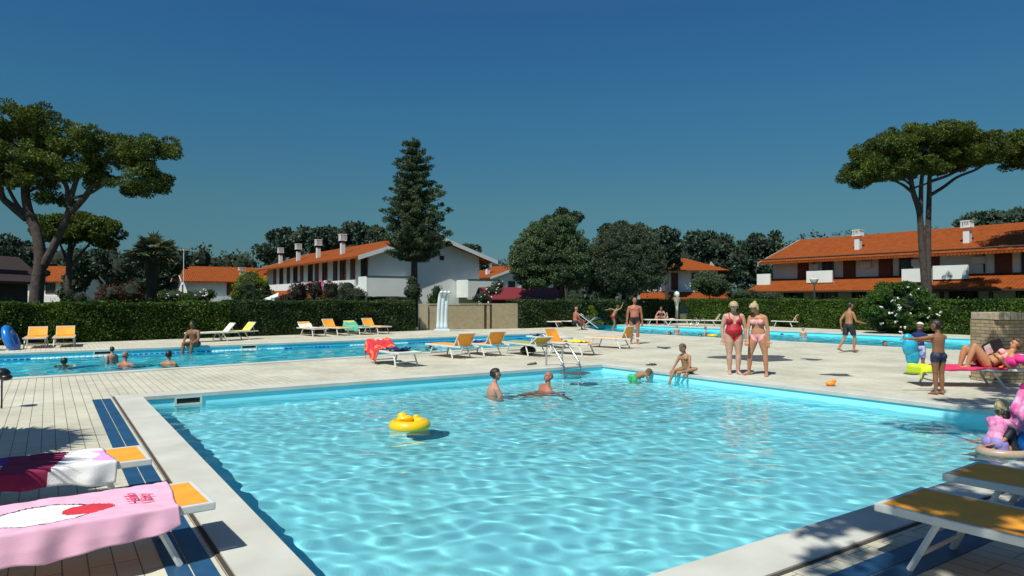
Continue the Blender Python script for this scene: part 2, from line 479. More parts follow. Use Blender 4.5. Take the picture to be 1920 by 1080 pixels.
# ============================================================= SUN LOUNGERS
ALU = mat('lounger_metal', (0.62, 0.64, 0.62), 0.4, metal=0.0, noise=0.05)
ORANGE = mat('orange_sling', (0.84, 0.34, 0.030), 0.7, noise=0.10, nscale=5, bump=0.15, bscale=200)
YELLOW = mat('yellow_sling', (0.75, 0.62, 0.10), 0.7, noise=0.06, nscale=5)
OLIVE = mat('olive_sling', (0.42, 0.34, 0.03), 0.7, noise=0.1, nscale=5)
CREAM = mat('cream_sling', (0.72, 0.70, 0.60), 0.7, noise=0.06, nscale=5)
LH, LW, LL, HX = 0.34, 0.64, 1.86, 1.41     # height, width, length, hinge position from the foot
_lc = {}
def lounger_meshes(m, bm_):
    key = (m.name, bm_.name)
    if key in _lc: return _lc[key]
    d = {}
    b = MB()
    for s in (-1, 1): b.box(((HX + .04) / 2, s * (LW / 2 - .016), 0), (HX + .04, 0.032, 0.052), bev=0.008)
    b.box((0.016, 0, 0), (0.032, LW - .066, 0.05), bev=0.008)
    b.box((HX + .03, 0, -0.012), (0.03, LW - .066, 0.028), bev=0.006)
    d['frame'] = (b, ALU)
    b = MB(); n = 10
    vs = []; fs = []
    for i in range(n + 1):
        for j in range(7):
            x = 0.034 + (HX - 0.04) * i / n; y = (LW / 2 - .034) * (j / 3 - 1)
            vs.append((x, y, 0.024 - 0.02 * math.sin(math.pi * i / n) * math.cos(math.pi / 2 * (j / 3 - 1))))
    for i in range(n):
        for j in range(6): fs.append((i * 7 + j, i * 7 + j + 1, (i + 1) * 7 + j + 1, (i + 1) * 7 + j))
    top = len(vs); vs += [(q[0], q[1], q[2] - 0.006) for q in vs]; fs += [tuple(reversed([top + k for k in f])) for f in fs]
    b.add(vs, fs); d['seat'] = (b, m)
    b = MB(); BL = LL - HX
    vs = []; fs = []
    for i in range(9):
        for j in range(7):
            x = 0.01 + (BL - .05) * i / 8; y = (LW / 2 - .046) * (j / 3 - 1)
            vs.append((x, y, 0.02 - 0.025 * math.sin(math.pi * i / 8) * math.cos(math.pi / 2 * (j / 3 - 1))))
    for i in range(8):
        for j in range(6): fs.append((i * 7 + j, i * 7 + j + 1, (i + 1) * 7 + j + 1, (i + 1) * 7 + j))
    top = len(vs); vs += [(q[0], q[1], q[2] - 0.006) for q in vs]; fs += [tuple(reversed([top + k for k in f])) for f in fs]
    b.add(vs, fs); d['backrest'] = (b, bm_)
    b = MB()
    for s in (-1, 1): b.box((BL / 2, s * (LW / 2 - .05), 0), (BL, 0.026, 0.03), bev=0.006)
    b.box((BL - .013, 0, 0.0), (0.026, LW - .12, 0.03), bev=0.006)
    d['backrest_frame'] = (b, ALU)
    for nm, x0, x1 in (('legf', 0.36, 0.20), ('legh', 1.22, 1.42)):
        for s in (-1, 1):
            b = MB(); M = Matrix.Translation((0, s * (LW / 2 - .045), 0))
            b.tube([(x0, s * (LW / 2 - .05), 0), (x1, s * (LW / 2 - .02), -LH + .005)], 0.021, 6)
            d[nm + str(s)] = (b, ALU)
    for nm, x in (('barf', 0.25), ('barh', 1.355)):
        b = MB(); b.tube([(x, -LW / 2 + .04, -LH * .68), (x, LW / 2 - .04, -LH * .68)], 0.014, 6); d[nm] = (b, ALU)
    out = {}
    for k, (b, mm) in d.items():
        me = bpy.data.meshes.new(k); me.from_pydata(b.v, [], b.f); me.materials.append(mm); me.update(); out[k] = me
    _lc[key] = out
    return out
def lounger(foot, ang, back, label, m=ORANGE, bm_=None, group='orange sun loungers around the pools', far=False, h=LH):
    """foot: world xy of the foot end centre; ang: direction foot->head; back: backrest angle in degrees"""
    ms = lounger_meshes(m, bm_ or m)
    o = empty('sun_lounger', (foot[0], foot[1], h), ang, label, 'sun lounger', group)
    def ln(nm, key, par=o):
        q = link(nm, ms[key], par); return q
    ln('frame', 'frame'); ln('seat', 'seat')
    bk = ln('backrest', 'backrest'); bk.location = (HX + .02, 0, 0.012); bk.rotation_euler = (0, -R(back), 0)
    ln('backrest_frame', 'backrest_frame', bk)
    for k in ('legf-1', 'legf1', 'legh-1', 'legh1'): ln('leg', k)
    ln('crossbar', 'barf'); ln('crossbar', 'barh')
    if back > 8:
        L = (LL - HX) * 0.55; a = R(back)
        for s in (-1, 1):
            b = MB(); y = s * (LW / 2 - .075)
            b.tube([(HX + .02 + L * math.cos(a), y, 0.012 + L * math.sin(a) - .015), (HX + .02 + L * math.cos(a) + 0.10, y, -0.01)], 0.011, 6)
            b.build('backrest_support', ALU, o)
        for s in (-1, 1):
            b = MB(); b.box(((HX + .045 + LL - .05) / 2, s * (LW / 2 - .016), 0), (LL - HX - .10, 0.03, 0.045), bev=0.006); b.build('head_rail', ALU, o)
    else:
        for s in (-1, 1):
            b = MB(); b.box(((HX + LL) / 2, s * (LW / 2 - .016), -.012), (LL - HX - .08, 0.03, 0.045), bev=0.006); b.build('head_rail', ALU, o)
    return o
def cloth(name, o, x0, x1, y0, y1, back, m, label, cat='towel', group=None, seed=1, res=0.035, thick=0.005, wr=0.012, stretch=0.0, slots=None, slotf=None, lift=0.036, jag=0.02, flare=0.04, hseat=LH, taper=0):
    """cloth laid over a lounger; y beyond the frame hangs down. coordinates in lounger frame"""
    rg = np.random.RandomState(seed)
    nx = max(6, int((x1 - x0) / res)); ny = max(6, int((y1 - y0) / res))
    s = np.linspace(x0, x1, nx + 1); t = np.linspace(y0, y1, ny + 1)
    Sx, T = np.meshgrid(s, t, indexing='ij')
    ph = rg.uniform(0, 6.28, 8)
    T = T + jag * np.sin(Sx * 5 + ph[0]) + jag * .5 * np.sin(Sx * 13 + ph[1])
    T = np.where(T > 0, T * (1 - taper * np.clip(1 - (Sx - x0) / .7, 0, 1)), T)
    Sx = Sx + jag * np.sin(T * 6 + ph[2])
    a = R(back); hx = HX + .02
    def prof(q):
        X = np.where(q < hx, q, hx + (q - hx) * math.cos(a)); Z = np.where(q < hx, 0, (q - hx) * math.sin(a))
        over = np.maximum(0, q - LL); under = np.maximum(0, -q)
        X = np.where(q > LL, hx + (LL - hx) * math.cos(a) + over * .12, X); Z = np.where(q > LL, (LL - hx) * math.sin(a) - over, Z)
        X = np.where(q < 0, -under * .12, X); Z = np.where(q < 0, -under, Z)
        return X, Z
    X, Z = prof(Sx)
    e = LW / 2 + .005
    hang = np.maximum(0, np.abs(T) - e)
    Yv = np.where(np.abs(T) > e, np.sign(T) * (e + hang * 0.10), T)
    Yv = Yv + np.sign(T) * np.minimum(1, hang / .1) * flare * (0.6 + np.sin(Sx * 16 + ph[3]) + .6 * np.sin(Sx * 31 + ph[4])) * .5
    sag = -0.016 * np.cos(np.clip(np.abs(T) / e, 0, 1) * math.pi / 2)
    Z = Z + lift + sag - hang * 0.985
    w_ = wr * (np.sin(Sx * 9 + T * 12 + ph[5]) * np.sin(Sx * 4 - T * 15 + ph[6]) + .5 * np.sin(Sx * 23 + T * 9 + ph[7])) * 0.6
    Z = Z + np.abs(w_) * np.where(hang > 0, .2, 1)
    Z = np.maximum(Z, -hseat + .01)
    co = np.stack([X.ravel(), Yv.ravel(), Z.ravel()], 1)
    idx = np.arange((nx + 1) * (ny + 1)).reshape(nx + 1, ny + 1)
    q = np.stack([idx[:-1, :-1].ravel(), idx[1:, :-1].ravel(), idx[1:, 1:].ravel(), idx[:-1, 1:].ravel()], 1)
    me = np_mesh(name, co, q, m, smooth=True)
    if slots:
        for k in slots: me.materials.append(k)
        mi = [slotf(Sx.ravel()[f].mean(), T.ravel()[f].mean()) for f in q]
        me.polygons.foreach_set('material_index', mi)
    c = link(name, me, None, o.location.copy(), o.rotation_euler.z)
    md = c.modifiers.new('thickness', 'SOLIDIFY'); md.thickness = thick; md.offset = 1
    return tag(c, label, cat, group)
ANU = math.atan2(-U.y, -U.x); ANV = math.atan2(-V.y, -V.x); AV = math.atan2(V.y, V.x)
def mid(a, b): return ((a[0] + b[0]) / 2, (a[1] + b[1]) / 2)
# --- near left pair (foot end points at the pool)
f1 = mid(G(404, 951, LH), G(362, 905, LH)); f2 = mid(G(286, 868, LH), G(262, 838, LH))
L1 = lounger(f1, ANU - R(3) + R(6), 3, 'orange sun lounger nearest the left edge, under a pink towel')
L2 = lounger(f2, ANU + R(2), 3, 'orange sun lounger second on the left, under a white and crimson towel')
PINK = mat('pink_towel', (0.80, 0.44, 0.60), 0.95, noise=0.05, nscale=9, bump=0.25, bscale=260)
RED = mat('red_cloth', (0.62, 0.03, 0.05), 0.9, noise=0.1); TWHITE = mat('towel_white', (0.78, 0.76, 0.78), 0.9, noise=0.04, bump=0.4, bscale=150)
CRIM = mat('crimson_cloth', (0.24, 0.008, 0.06), 0.85, noise=0.1); PURP = mat('purple_cloth', (0.12, 0.03, 0.30), 0.85); LIL = mat('lilac_cloth', (0.70, 0.36, 0.72), 0.9)
BLK = mat('black_print', (0.01, 0.01, 0.015), 0.85)
def pinkf(x, y):
    # plain generic print: white oval, dark edge, red spot
    def el(cx, cy, rx, ry): return ((x - cx) / rx) ** 2 + ((y - cy) / ry) ** 2
    if el(.66, .02, .14, .105) < 1: return 1
    if el(.90, .02, .26, .20) < 1: return 2
    if el(.90, .02, .275, .215) < 1: return 3
    return 0
tw1 = cloth('beach_towel', L1, 0.19, 1.85, -0.37, 0.53, 3, PINK, 'long pink beach towel with a red spot print draped over the nearest left lounger', seed=4, res=0.011, jag=.025, taper=.2, slots=[RED, TWHITE, BLK], slotf=pinkf, wr=0.009, flare=0.03)
def w2f(x, y):
    if x + .55 * y < .36 + .1 * math.sin(y * 12): return 3 if y > -.2 else 0
    if x < .60 + .25 * y: return 0
    if x < .98 + .2 * y: return 1
    if x < 1.25 and y < -.08: return 2
    return 0
tw2 = cloth('beach_towel', L2, 0.26, 1.85, -0.32, 0.46, 3, TWHITE, 'white towel with a crimson block and lilac end on the second left lounger', seed=9, res=0.018, slots=[CRIM, PURP, LIL], slotf=w2f, wr=0.014, flare=0.035)
# red lettering on the pink towel
def text_mesh(txt, size, m, name, parent, loc, rot, ext=0.0015):
    cu = bpy.data.curves.new(name, 'FONT'); cu.body = txt; cu.size = size; cu.extrude = ext; cu.align_x = 'CENTER'; cu.align_y = 'CENTER'; cu.shear = 0.25
    t = bpy.data.objects.new(name, cu); COL.objects.link(t)
    dg = bpy.context.evaluated_depsgraph_get(); me = bpy.data.meshes.new_from_object(t.evaluated_get(dg))
    bpy.data.objects.remove(t); me.materials.clear(); me.materials.append(m)
    q = link(name, me, parent); q.location = loc; q.rotation_euler = rot
    return q
RED2 = mat('red_print', (0.75, 0.10, 0.20), 0.9)
text_mesh('Hello', 0.10, RED2, 'lettering', tw1, (0.42, -0.02, 0.046), (0, 0, R(-90)))
text_mesh('Kitty', 0.10, RED2, 'lettering', tw1, (0.35, 0.03, 0.046), (0, 0, R(-90)))
CLIP = mat('black_plastic', (0.012, 0.012, 0.014), 0.35)
# --- near right pair in the tree shade
f3 = mid(G(1640, 952, LH), G(1725, 918, LH)); f4 = mid(G(1764, 894, LH), G(1832, 871, LH))
L3 = lounger(f3, ANV + R(2), 0, 'orange sun lounger in the shade at the bottom right corner')
L4 = lounger(f4, ANV + R(3), 0, 'shaded orange sun lounger at right behind the bottom right one')
NAVY = mat('navy_cloth', (0.008, 0.02, 0.11), 0.9, noise=0.15); ROYAL = mat('royal_cloth', (0.01, 0.06, 0.42), 0.9, noise=0.15)
cloth('beach_towel', L4, 0.72, 1.55, -0.33, 0.60, 0, ROYAL, 'royal blue towel with orange patch hanging over the shaded right lounger', seed=5, slots=[ORANGE], slotf=lambda x, y: 1 if x > .84 and y > .2 and y < .5 else 0, wr=0.03)
# --- middle group on the deck
def lg(fa, fb, ang, back, label, **k):
    return lounger(mid(G(*fa), G(*fb)), ang, back, label, **k)
L5 = lounger(G(770, 689)[:2], AV + R(2), 34, 'pale sun lounger covered by a red and orange towel in the middle', m=CREAM)
ORRED = mat('orange_print', (0.85, 0.22, 0.06), 0.9)
cloth('beach_towel', L5, 1.10, 2.10, -0.34, 0.62, 34, RED, 'red towel with orange loops hanging over the raised lounger back', seed=3, slots=[ORRED], slotf=lambda x, y: 1 if (0.06 < math.hypot((x * 1.0) % .42 - .2, (y + .4) % .36 - .18) < .12) else 0, wr=0.03, res=.03)
cloth('folded_towel', L5, .42, 1.0, -.28, .3, 34, NAVY, 'navy blue towel bunched on the middle lounger', seed=6, wr=0.09, lift=.05)
L6 = lounger(G(815, 666)[:2], ANV + R(4), 54, 'orange lounger seen from behind, left of the two matching ones', bm_=ORANGE)
L7 = lounger(G(872, 662)[:2], ANV + R(4), 56, 'orange lounger seen from behind, right of the two matching ones')
L8 = lounger(G(958, 662)[:2], ANV + R(-2), 30, 'olive lounger with a low back beside the pool ladder', m=OLIVE)
L9 = lounger(G(1114, 667)[:2], R(138), 60, 'bright orange lounger with its back raised behind the pool ladder')
L10 = lounger(G(1105, 650)[:2], math.atan2(-.65, .76), 62, 'orange lounger facing away at the right end of the middle group')
L10b = lounger(G(1000, 648)[:2], ANV, 0, 'flat pale lounger with clothes on it behind the pool ladder', m=CREAM)
YEL = mat('yellow_cloth', (0.80, 0.66, 0.04), 0.9)
cloth('folded_towel', L9, .35, .95, -.28, .3, 60, YEL, 'bright yellow towel on the seat of the orange lounger', seed=8, wr=.07)
cloth('folded_towel', L10b, .15, .6, -.3, .3, 0, NAVY, 'dark clothes heaped on the flat pale lounger', seed=12, wr=.09)
cloth('folded_towel', L10b, .7, 1.15, -.28, .28, 0, TWHITE, 'white towel on the flat pale lounger', seed=13, wr=.09)
cloth('folded_towel', L7, .25, .7, -.3, .3, 50, ROYAL, 'blue towel on the seat of the right hand lounger of the pair', seed=14, wr=.05)
b = MB(); b.ell((0, 0, 0.13), (0.24, 0.15, 0.13)); b.tube([(-.1, 0, .24), (-.06, 0, .33), (.06, 0, .33), (.1, 0, .24)], .012, 6)
tag(b.build('beach_bag', CLIP, smooth=True, loc=G(990, 665)), 'dark beach bag under the olive lounger', 'bag')
# --- row beyond the left pool
for fx, fy, an, bk, lb, mm in (
    (64, 654, AV + R(-3), 44, 'orange lounger before the hedge, left one of the far left pair', ORANGE),
    (119, 652, AV + R(-3), 45, 'orange lounger before the hedge, right one of the far left pair', ORANGE),
    (350, 642, R(42), 50, 'white lounger behind the man sitting on the pool edge', CREAM),
    (396, 639.5, R(50), 50, 'yellow lounger at the hedge beside the white one', YELLOW),
    (603, 631.5, R(132), 34, 'pale orange lounger with a towel, first of the four by the hedge', ORANGE),
    (649, 629.5, R(134), 52, 'orange lounger, second of the four by the hedge', ORANGE),
    (690, 628, R(132), 34, 'lounger under a green towel, third of the four by the hedge', YELLOW),
    (724, 626.5, R(134), 52, 'orange lounger, fourth of the four by the hedge', ORANGE)):
    q = lounger(G(fx, fy)[:2], an, bk, lb, m=mm)
    if 'green' in lb:
        TEAL = mat('green_cloth', (0.10, 0.42, 0.28), 0.9); cloth('beach_towel', q, .3, 1.75, -.34, .55, 34, TEAL, 'sea green towel over the third lounger by the hedge', seed=21)
    if 'with a towel' in lb: cloth('beach_towel', q, .5, 1.7, -.3, .34, 34, CREAM, 'cream towel over the first of the four loungers', seed=22)
L_far = lounger(G(-4, 657)[:2], R(200), 30, 'white lounger cut by the left edge of the picture', m=CREAM)
# --- row beyond the right pools
for fx, fy, an, bk, lb, mm in (
    (1054, 614, R(166), 54, 'orange lounger by the hedge left of the sunburnt sitter', ORANGE),
    (1094, 613.5, R(150), 54, 'yellow lounger by the hedge behind the sunburnt sitter', YELLOW),
    (1208, 609.5, R(2), 6, 'white lounger with a person sitting on it by the far hedge', CREAM),
    (1298, 610.5, R(165), 78, 'orange lounger with upright back by the far hedge', ORANGE),
    (1296, 611, R(-10), 56, 'olive yellow lounger left of the woman in red, by the hedge', OLIVE),
    (1452, 612.5, R(-58), 56, 'orange lounger with a long pale seat right of the woman in pink', ORANGE)):
    lounger(G(fx, fy)[:2], an, bk, lb, m=mm)
# --- red lounger at the right
MAG = mat('magenta_cloth', (0.62, 0.03, 0.12), 0.85, noise=0.08)
LR = lounger(G(1715, 722)[:2], R(-9), 36, 'lounger under a crimson towel at the right with a woman lying on it')
cloth('beach_towel', LR, .36, 1.98, -.37, .40, 36, MAG, 'crimson towel on the lounger under the reading woman', seed=31, wr=.008)
LIME = mat('lime_cloth', (0.60, 0.80, 0.02), 0.85); TURQ = mat('turquoise_cloth', (0.02, 0.42, 0.62), 0.85)
cloth('beach_towel', LR, -.16, .34, -.44, .40, 36, LIME, 'lime yellow towel over the foot of the crimson lounger', seed=33, wr=.02)
# clothes and bag on the head of that lounger
b = MB()
for i, (x, y, z, r) in enumerate(((0, 0, -.03, .13), (.16, .08, .03, .12), (.3, -.05, -.03, .13), (.1, -.12, .03, .11))): b.ell((x, y, z), (r, r * .8, r * .75))
HOT = mat('hot_pink_cloth', (0.70, 0.03, 0.22), 0.85, noise=0.3, nscale=6)
o = b.build('clothes_pile', HOT, smooth=True, loc=P(1896, 676, G(1860, 730).y + .1)); tag(o, 'hot pink clothes piled at the head of the crimson lounger', 'clothes')

# ============================================================= SMALL THINGS
def torus(mb, c, R1, r, n=28, m=10, sq=1.0):
    vs = []; fs = []
    for i in range(n):
        a = 2 * math.pi * i / n
        for j in range(m):
            b_ = 2 * math.pi * j / m
            vs.append((c[0] + (R1 + r * math.cos(b_)) * math.cos(a), c[1] + (R1 + r * math.cos(b_)) * math.sin(a) * sq, c[2] + r * math.sin(b_)))
    for i in range(n):
        for j in range(m): fs.append((i * m + j, ((i + 1) % n) * m + j, ((i + 1) % n) * m + (j + 1) % m, i * m + (j + 1) % m))
    mb.add(vs, fs)
VIN = mat('yellow_vinyl', (0.85, 0.52, 0.01), 0.28, coat=0.3)
c = G(768, 803, WZ); o = empty('swim_ring', c, R(10), 'yellow inflatable child seat ring floating in the near pool', 'swim ring')
b = MB(); torus(b, (0, 0, .045), .215, .085); b.build('ring', VIN, o, smooth=True)
b = MB(); b.ell((0, 0, .02), (.16, .16, .02)); b.build('seat', VIN, o, smooth=True)
b = MB(); b.ell((-.10, .16, .15), (.075, .06, .055)); b.ell((-.06, .12, .12), (.12, .07, .05)); b.build('duck_head', VIN, o, smooth=True)
b = MB()
for s in (-1, 1): b.ell((.03 + s * .07, .20, .13), (.05, .04, .03))
b.build('handle', VIN, o, smooth=True)
# orange toy and sandals
TOY = mat('toy_orange', (0.85, 0.28, 0.03), 0.4)
b = MB(); b.ell((0, 0, .05), (.09, .07, .05)); b.ell((.07, 0, .10), (.04, .04, .04)); tag(b.build('bath_toy', TOY, smooth=True, loc=G(1557, 724)), 'small orange toy on the deck near the pool edge', 'toy')
SAND = mat('sandal_dark', (0.05, 0.045, 0.05), 0.7)
def sandal(px, py, rz, label, g):
    o = empty('flip_flop', G(px, py), rz, label, 'flip-flop', g)
    b = MB(); n = 14
    b.prism([(.13 * math.cos(2 * math.pi * k / n), (.045 + .01 * math.cos(2 * math.pi * k / n)) * math.sin(2 * math.pi * k / n)) for k in range(n)], .004, .026); b.build('sole', SAND, o)
    b = MB(); b.tube([(-.01, -.045, .026), (.02, -.02, .055), (.07, 0, .03)], .007, 5); b.tube([(-.01, .045, .026), (.02, .02, .055), (.07, 0, .03)], .007, 5); b.build('strap', SAND, o)
for px, py, rz, lb in ((995, 684, .8, 'flip-flop left behind the bald man at the pool edge'), (1003, 683, 1.4, 'flip-flop right behind the bald man at the pool edge'), (1219, 685, .4, 'flip-flop left of the pair behind the stooping child'), (1226, 685, .9, 'flip-flop right of the pair behind the stooping child')):
    sandal(px, py, rz, lb, 'flip-flops on the deck')
# blue inflatable at far left
BV = mat('blue_vinyl', (0.01, 0.16, 0.55), 0.3, coat=.4)
o = empty('inflatable_boat', G(20, 656), R(70), 'blue inflatable leaning beside the hedge at the far left', 'inflatable')
b = MB(); M = Matrix.Rotation(R(62), 3, 'X') @ Matrix.Rotation(R(35), 3, 'Y')
bb = MB(); torus(bb, (0, 0, 0), .26, .13, sq=1.3); b.add([M @ Vector(q) + Vector((0, 0, .34)) for q in bb.v], bb.f); b.build('tube', BV, o, smooth=True)
bb = MB(); bb.ell((0, 0, 0), (.24, .33, .06)); b = MB(); b.add([M @ Vector(q) + Vector((0, 0, .34)) for q in bb.v], bb.f); b.build('floor', BV, o, smooth=True)
# black cap on a post at the left edge
q = G(3, 766); o = empty('umbrella_post', q, 0, 'thin short post with a black cap on top at the left edge', 'post')
b = MB(); b.tube([(0, 0, 0), (0, 0, .50)], .012, 8); b.build('pole', CLIP, o)
b = MB(); b.ell((0, 0, .52), (.11, .11, .09)); b.ell((.08, -.03, .47), (.09, .08, .05)); b.build('cap', CLIP, o, smooth=True)
# pool shower: three curved white tubes on a plinth
SHW = mat('shower_white', (0.60, 0.68, 0.72), 0.35, noise=0.05)
o = empty('pool_shower', G(829, 621.2), R(5), 'white pool shower of three curved tubes on a plinth before the beige wall', 'shower')
b = MB(); b.box((0, 0, .06), (.78, .5, .12), bev=.02); b.build('plinth', SHW, o)
for s in (-1, 0, 1):
    b = MB(); pts = []; x = s * .19
    for k in range(10):
        t = k / 9; pts.append((x + .10 * t ** 3, .12 * math.cos(t * math.pi * .9) - .05, .1 + 1.75 * t))
    pts += [(x + .16, -.28, 1.98), (x + .17, -.38, 1.95)]
    b.tube(pts, [.13, .115] + [.095] * 8 + [.085, .08], 10); b.build('tube', SHW, o, smooth=True)
b = MB(); b.tube([(0.1, -.3, 1.94), (0.1, -.38, 1.86)], [.03, .07], 10); b.build('shower_head', STEEL, o)
# lamp posts
LGLOBE = mat('lamp_globe', (0.8, 0.8, 0.76), 0.25)
o = empty('street_lamp', G(1269, 605.5), 0, 'globe lamp on a pale tapered post behind the far hedge', 'lamp')
b = MB(); b.tube([(0, 0, 0), (0, 0, 1.1), (0, 0, 1.4), (0, 0, 1.75)], [.1, .1, .16, .3], 10); b.build('post', CREAM, o); b = MB(); b.ell((0, 0, 1.95), (.2, .2, .2), 16, 10); b.build('globe', LGLOBE, o, smooth=True)
DG = mat('dark_green_metal', (0.03, 0.06, 0.05), 0.5)
p_ = P(1527, 575, 46); o = empty('street_lamp', (p_.x, 46, 0), 0, 'slim green lamp post with a flared head before the right house', 'lamp')
b = MB(); b.tube([(0, 0, 0), (0, 0, 2.6)], .05, 8); b.build('post', DG, o); b = MB(); b.tube([(0, 0, 2.55), (0, 0, 2.75), (0, 0, 2.95), (0, 0, 3.0)], [.06, .2, .28, .1], 10); b.build('lantern', CREAM, o)
# brick pillar at right
BR = bpy.data.materials.new('pillar_brick'); BR.use_nodes = True; t = BR.node_tree; bsd = t.nodes['Principled BSDF']
co = t.nodes.new('ShaderNodeTexCoord'); mp = t.nodes.new('ShaderNodeVectorMath'); mp.operation = 'ADD'; sp = t.nodes.new('ShaderNodeSeparateXYZ'); ad = t.nodes.new('ShaderNodeMath'); cb = t.nodes.new('ShaderNodeCombineXYZ')
t.links.new(co.outputs['Object'], sp.inputs[0]); t.links.new(sp.outputs[0], ad.inputs[0]); t.links.new(sp.outputs[1], ad.inputs[1]); t.links.new(ad.outputs[0], cb.inputs[0]); t.links.new(sp.outputs[2], cb.inputs[1])
bk = t.nodes.new('ShaderNodeTexBrick'); bk.inputs['Scale'].default_value = 1; bk.inputs['Brick Width'].default_value = .24; bk.inputs['Row Height'].default_value = .068; bk.inputs['Mortar Size'].default_value = .007
bk.inputs['Color1'].default_value = (.42, .33, .20, 1); bk.inputs['Color2'].default_value = (.30, .22, .13, 1); bk.inputs['Mortar'].default_value = (.13, .11, .09, 1)
t.links.new(cb.outputs[0], bk.inputs[0]); t.links.new(bk.outputs[0], bsd.inputs['Base Color']); bsd.inputs['Roughness'].default_value = .85
bp = t.nodes.new('ShaderNodeBump'); bp.invert = True; bp.inputs['Strength'].default_value = .6; bp.inputs['Distance'].default_value = .01; t.links.new(bk.outputs['Fac'], bp.inputs['Height']); t.links.new(bp.outputs[0], bsd.inputs['Normal'])
q = G(1893, 718); o = empty('brick_pillar', q, R(6), 'ochre brick pillar with upright brick cap at the right edge', 'pillar')
b = MB(); b.box((.05, .3, .62), (.76, .6, 1.24), bev=.01); b.build('shaft', BR, o)
CAPB = mat('cap_brick', (.42, .35, .25), .85, noise=.2, nscale=12)
b = MB()
for k in range(10): b.box((-.30 + k * .0785, -.02, 1.31), (.07, .10, .14), bev=.006); b.box((-.30 + k * .0785, .3, 1.31), (.07, .53, .139), bev=.006)
b.build('cap', CAPB, o)
# ============================================================= HOUSES AND WALLS
def tilemat(name, axis, c1=(0.29, 0.072, 0.014), c2=(0.20, 0.045, 0.009)):
    m = bpy.data.materials.new(name); m.use_nodes = True; t = m.node_tree; b = t.nodes['Principled BSDF']
    co = t.nodes.new('ShaderNodeTexCoord'); sp = t.nodes.new('ShaderNodeSeparateXYZ'); t.links.new(co.outputs['Object'], sp.inputs[0])
    w_ = t.nodes.new('ShaderNodeTexWave'); w_.inputs['Scale'].default_value = 1.35; w_.bands_direction = 'X' if axis == 'x' else 'Y'; w_.inputs['Distortion'].default_value = 0.2
    t.links.new(co.outputs['Object'], w_.inputs[0])
    n = t.nodes.new('ShaderNodeTexNoise'); n.inputs['Scale'].default_value = 2.5; n.inputs['Detail'].default_value = 8; n.inputs['Roughness'].default_value = .7; t.links.new(co.outputs['Object'], n.inputs[0])
    r = t.nodes.new('ShaderNodeValToRGB'); r.color_ramp.elements[0].position = .35; r.color_ramp.elements[0].color = (*c2, 1); r.color_ramp.elements[1].position = .65; r.color_ramp.elements[1].color = (*c1, 1)
    t.links.new(n.outputs[0], r.inputs[0]); t.links.new(r.outputs[0], b.inputs['Base Color'])
    bp = t.nodes.new('ShaderNodeBump'); bp.inputs['Strength'].default_value = .8; bp.inputs['Distance'].default_value = .06; t.links.new(w_.outputs[0], bp.inputs['Height']); t.links.new(bp.outputs[0], b.inputs['Normal'])
    b.inputs['Roughness'].default_value = .9; b.inputs['Specular IOR Level'].default_value = .15
    return m
TX = tilemat('roof_tiles_across', 'x'); TY = tilemat('roof_tiles_along', 'y')
RENDER_W = mat('white_render', (0.66, 0.69, 0.67), 0.85, noise=0.05, nscale=0.8)
FASC = mat('fascia_white', (0.62, 0.64, 0.64), 0.6)
DARKW = mat('dark_wood', (0.05, 0.025, 0.015), 0.7, noise=.2); BROWN = mat('brown_shutter', (0.13, 0.035, 0.015), 0.65, noise=.15)
PANE = mat('window_glass', (0.02, 0.025, 0.03), 0.12)
GREENG = mat('green_awning', (0.02, 0.06, 0.04), 0.7)
def gable_roof(o, x0, x1, y0, y1, ze, zr, axis, m, ov=0.5, oe=0.4, th=0.16, fascia=True):
    """ridge runs along axis; returns roof object"""
    b = MB(); boards = []
    if axis == 'y':
        xm = (x0 + x1) / 2; sl = (zr - ze) / (xm - x0)
        A, B = y0 - oe, y1 + oe
        for s in (-1, 1):
            xe = xm + s * (xm - x0 + ov); zeb = ze - sl * ov
            vs = [(xe, A, zeb), (xm, A, zr), (xm, B, zr), (xe, B, zeb)]
            vs += [(p[0], p[1], p[2] - th) for p in vs]
            b.add(vs, [(0, 1, 2, 3), (4, 7, 6, 5), (0, 4, 5, 1), (1, 5, 6, 2), (2, 6, 7, 3), (3, 7, 4, 0)])
            for yy in (A - .03, B + .03):
                vs = [(xe, yy - .02, zeb + .02), (xm, yy - .02, zr + .02), (xm, yy + .02, zr + .02), (xe, yy + .02, zeb + .02)]
                vs += [(p[0], p[1], p[2] - .32) for p in vs]
                f = MB(); f.add(vs, [(0, 1, 2, 3), (4, 7, 6, 5), (0, 4, 5, 1), (1, 5, 6, 2), (2, 6, 7, 3), (3, 7, 4, 0)]); boards.append(f)
    else:
        ym = (y0 + y1) / 2; sl = (zr - ze) / (ym - y0); A, B = x0 - oe, x1 + oe
        for s in (-1, 1):
            ye = ym + s * (ym - y0 + ov); zeb = ze - sl * ov
            vs = [(A, ye, zeb), (A, ym, zr), (B, ym, zr), (B, ye, zeb)]
            vs += [(p[0], p[1], p[2] - th) for p in vs]
            b.add(vs, [(0, 1, 2, 3), (4, 7, 6, 5), (0, 4, 5, 1), (1, 5, 6, 2), (2, 6, 7, 3), (3, 7, 4, 0)])
            for xx in (A - .03, B + .03):
                vs = [(xx - .02, ye, zeb + .02), (xx - .02, ym, zr + .02), (xx + .02, ym, zr + .02), (xx + .02, ye, zeb + .02)]
                vs += [(p[0], p[1], p[2] - .32) for p in vs]
                f = MB(); f.add(vs, [(0, 1, 2, 3), (4, 7, 6, 5), (0, 4, 5, 1), (1, 5, 6, 2), (2, 6, 7, 3), (3, 7, 4, 0)]); boards.append(f)
    r = b.build('roof', m, o)
    if fascia:
        for f in boards: f.build('fascia', FASC, r)
    return r
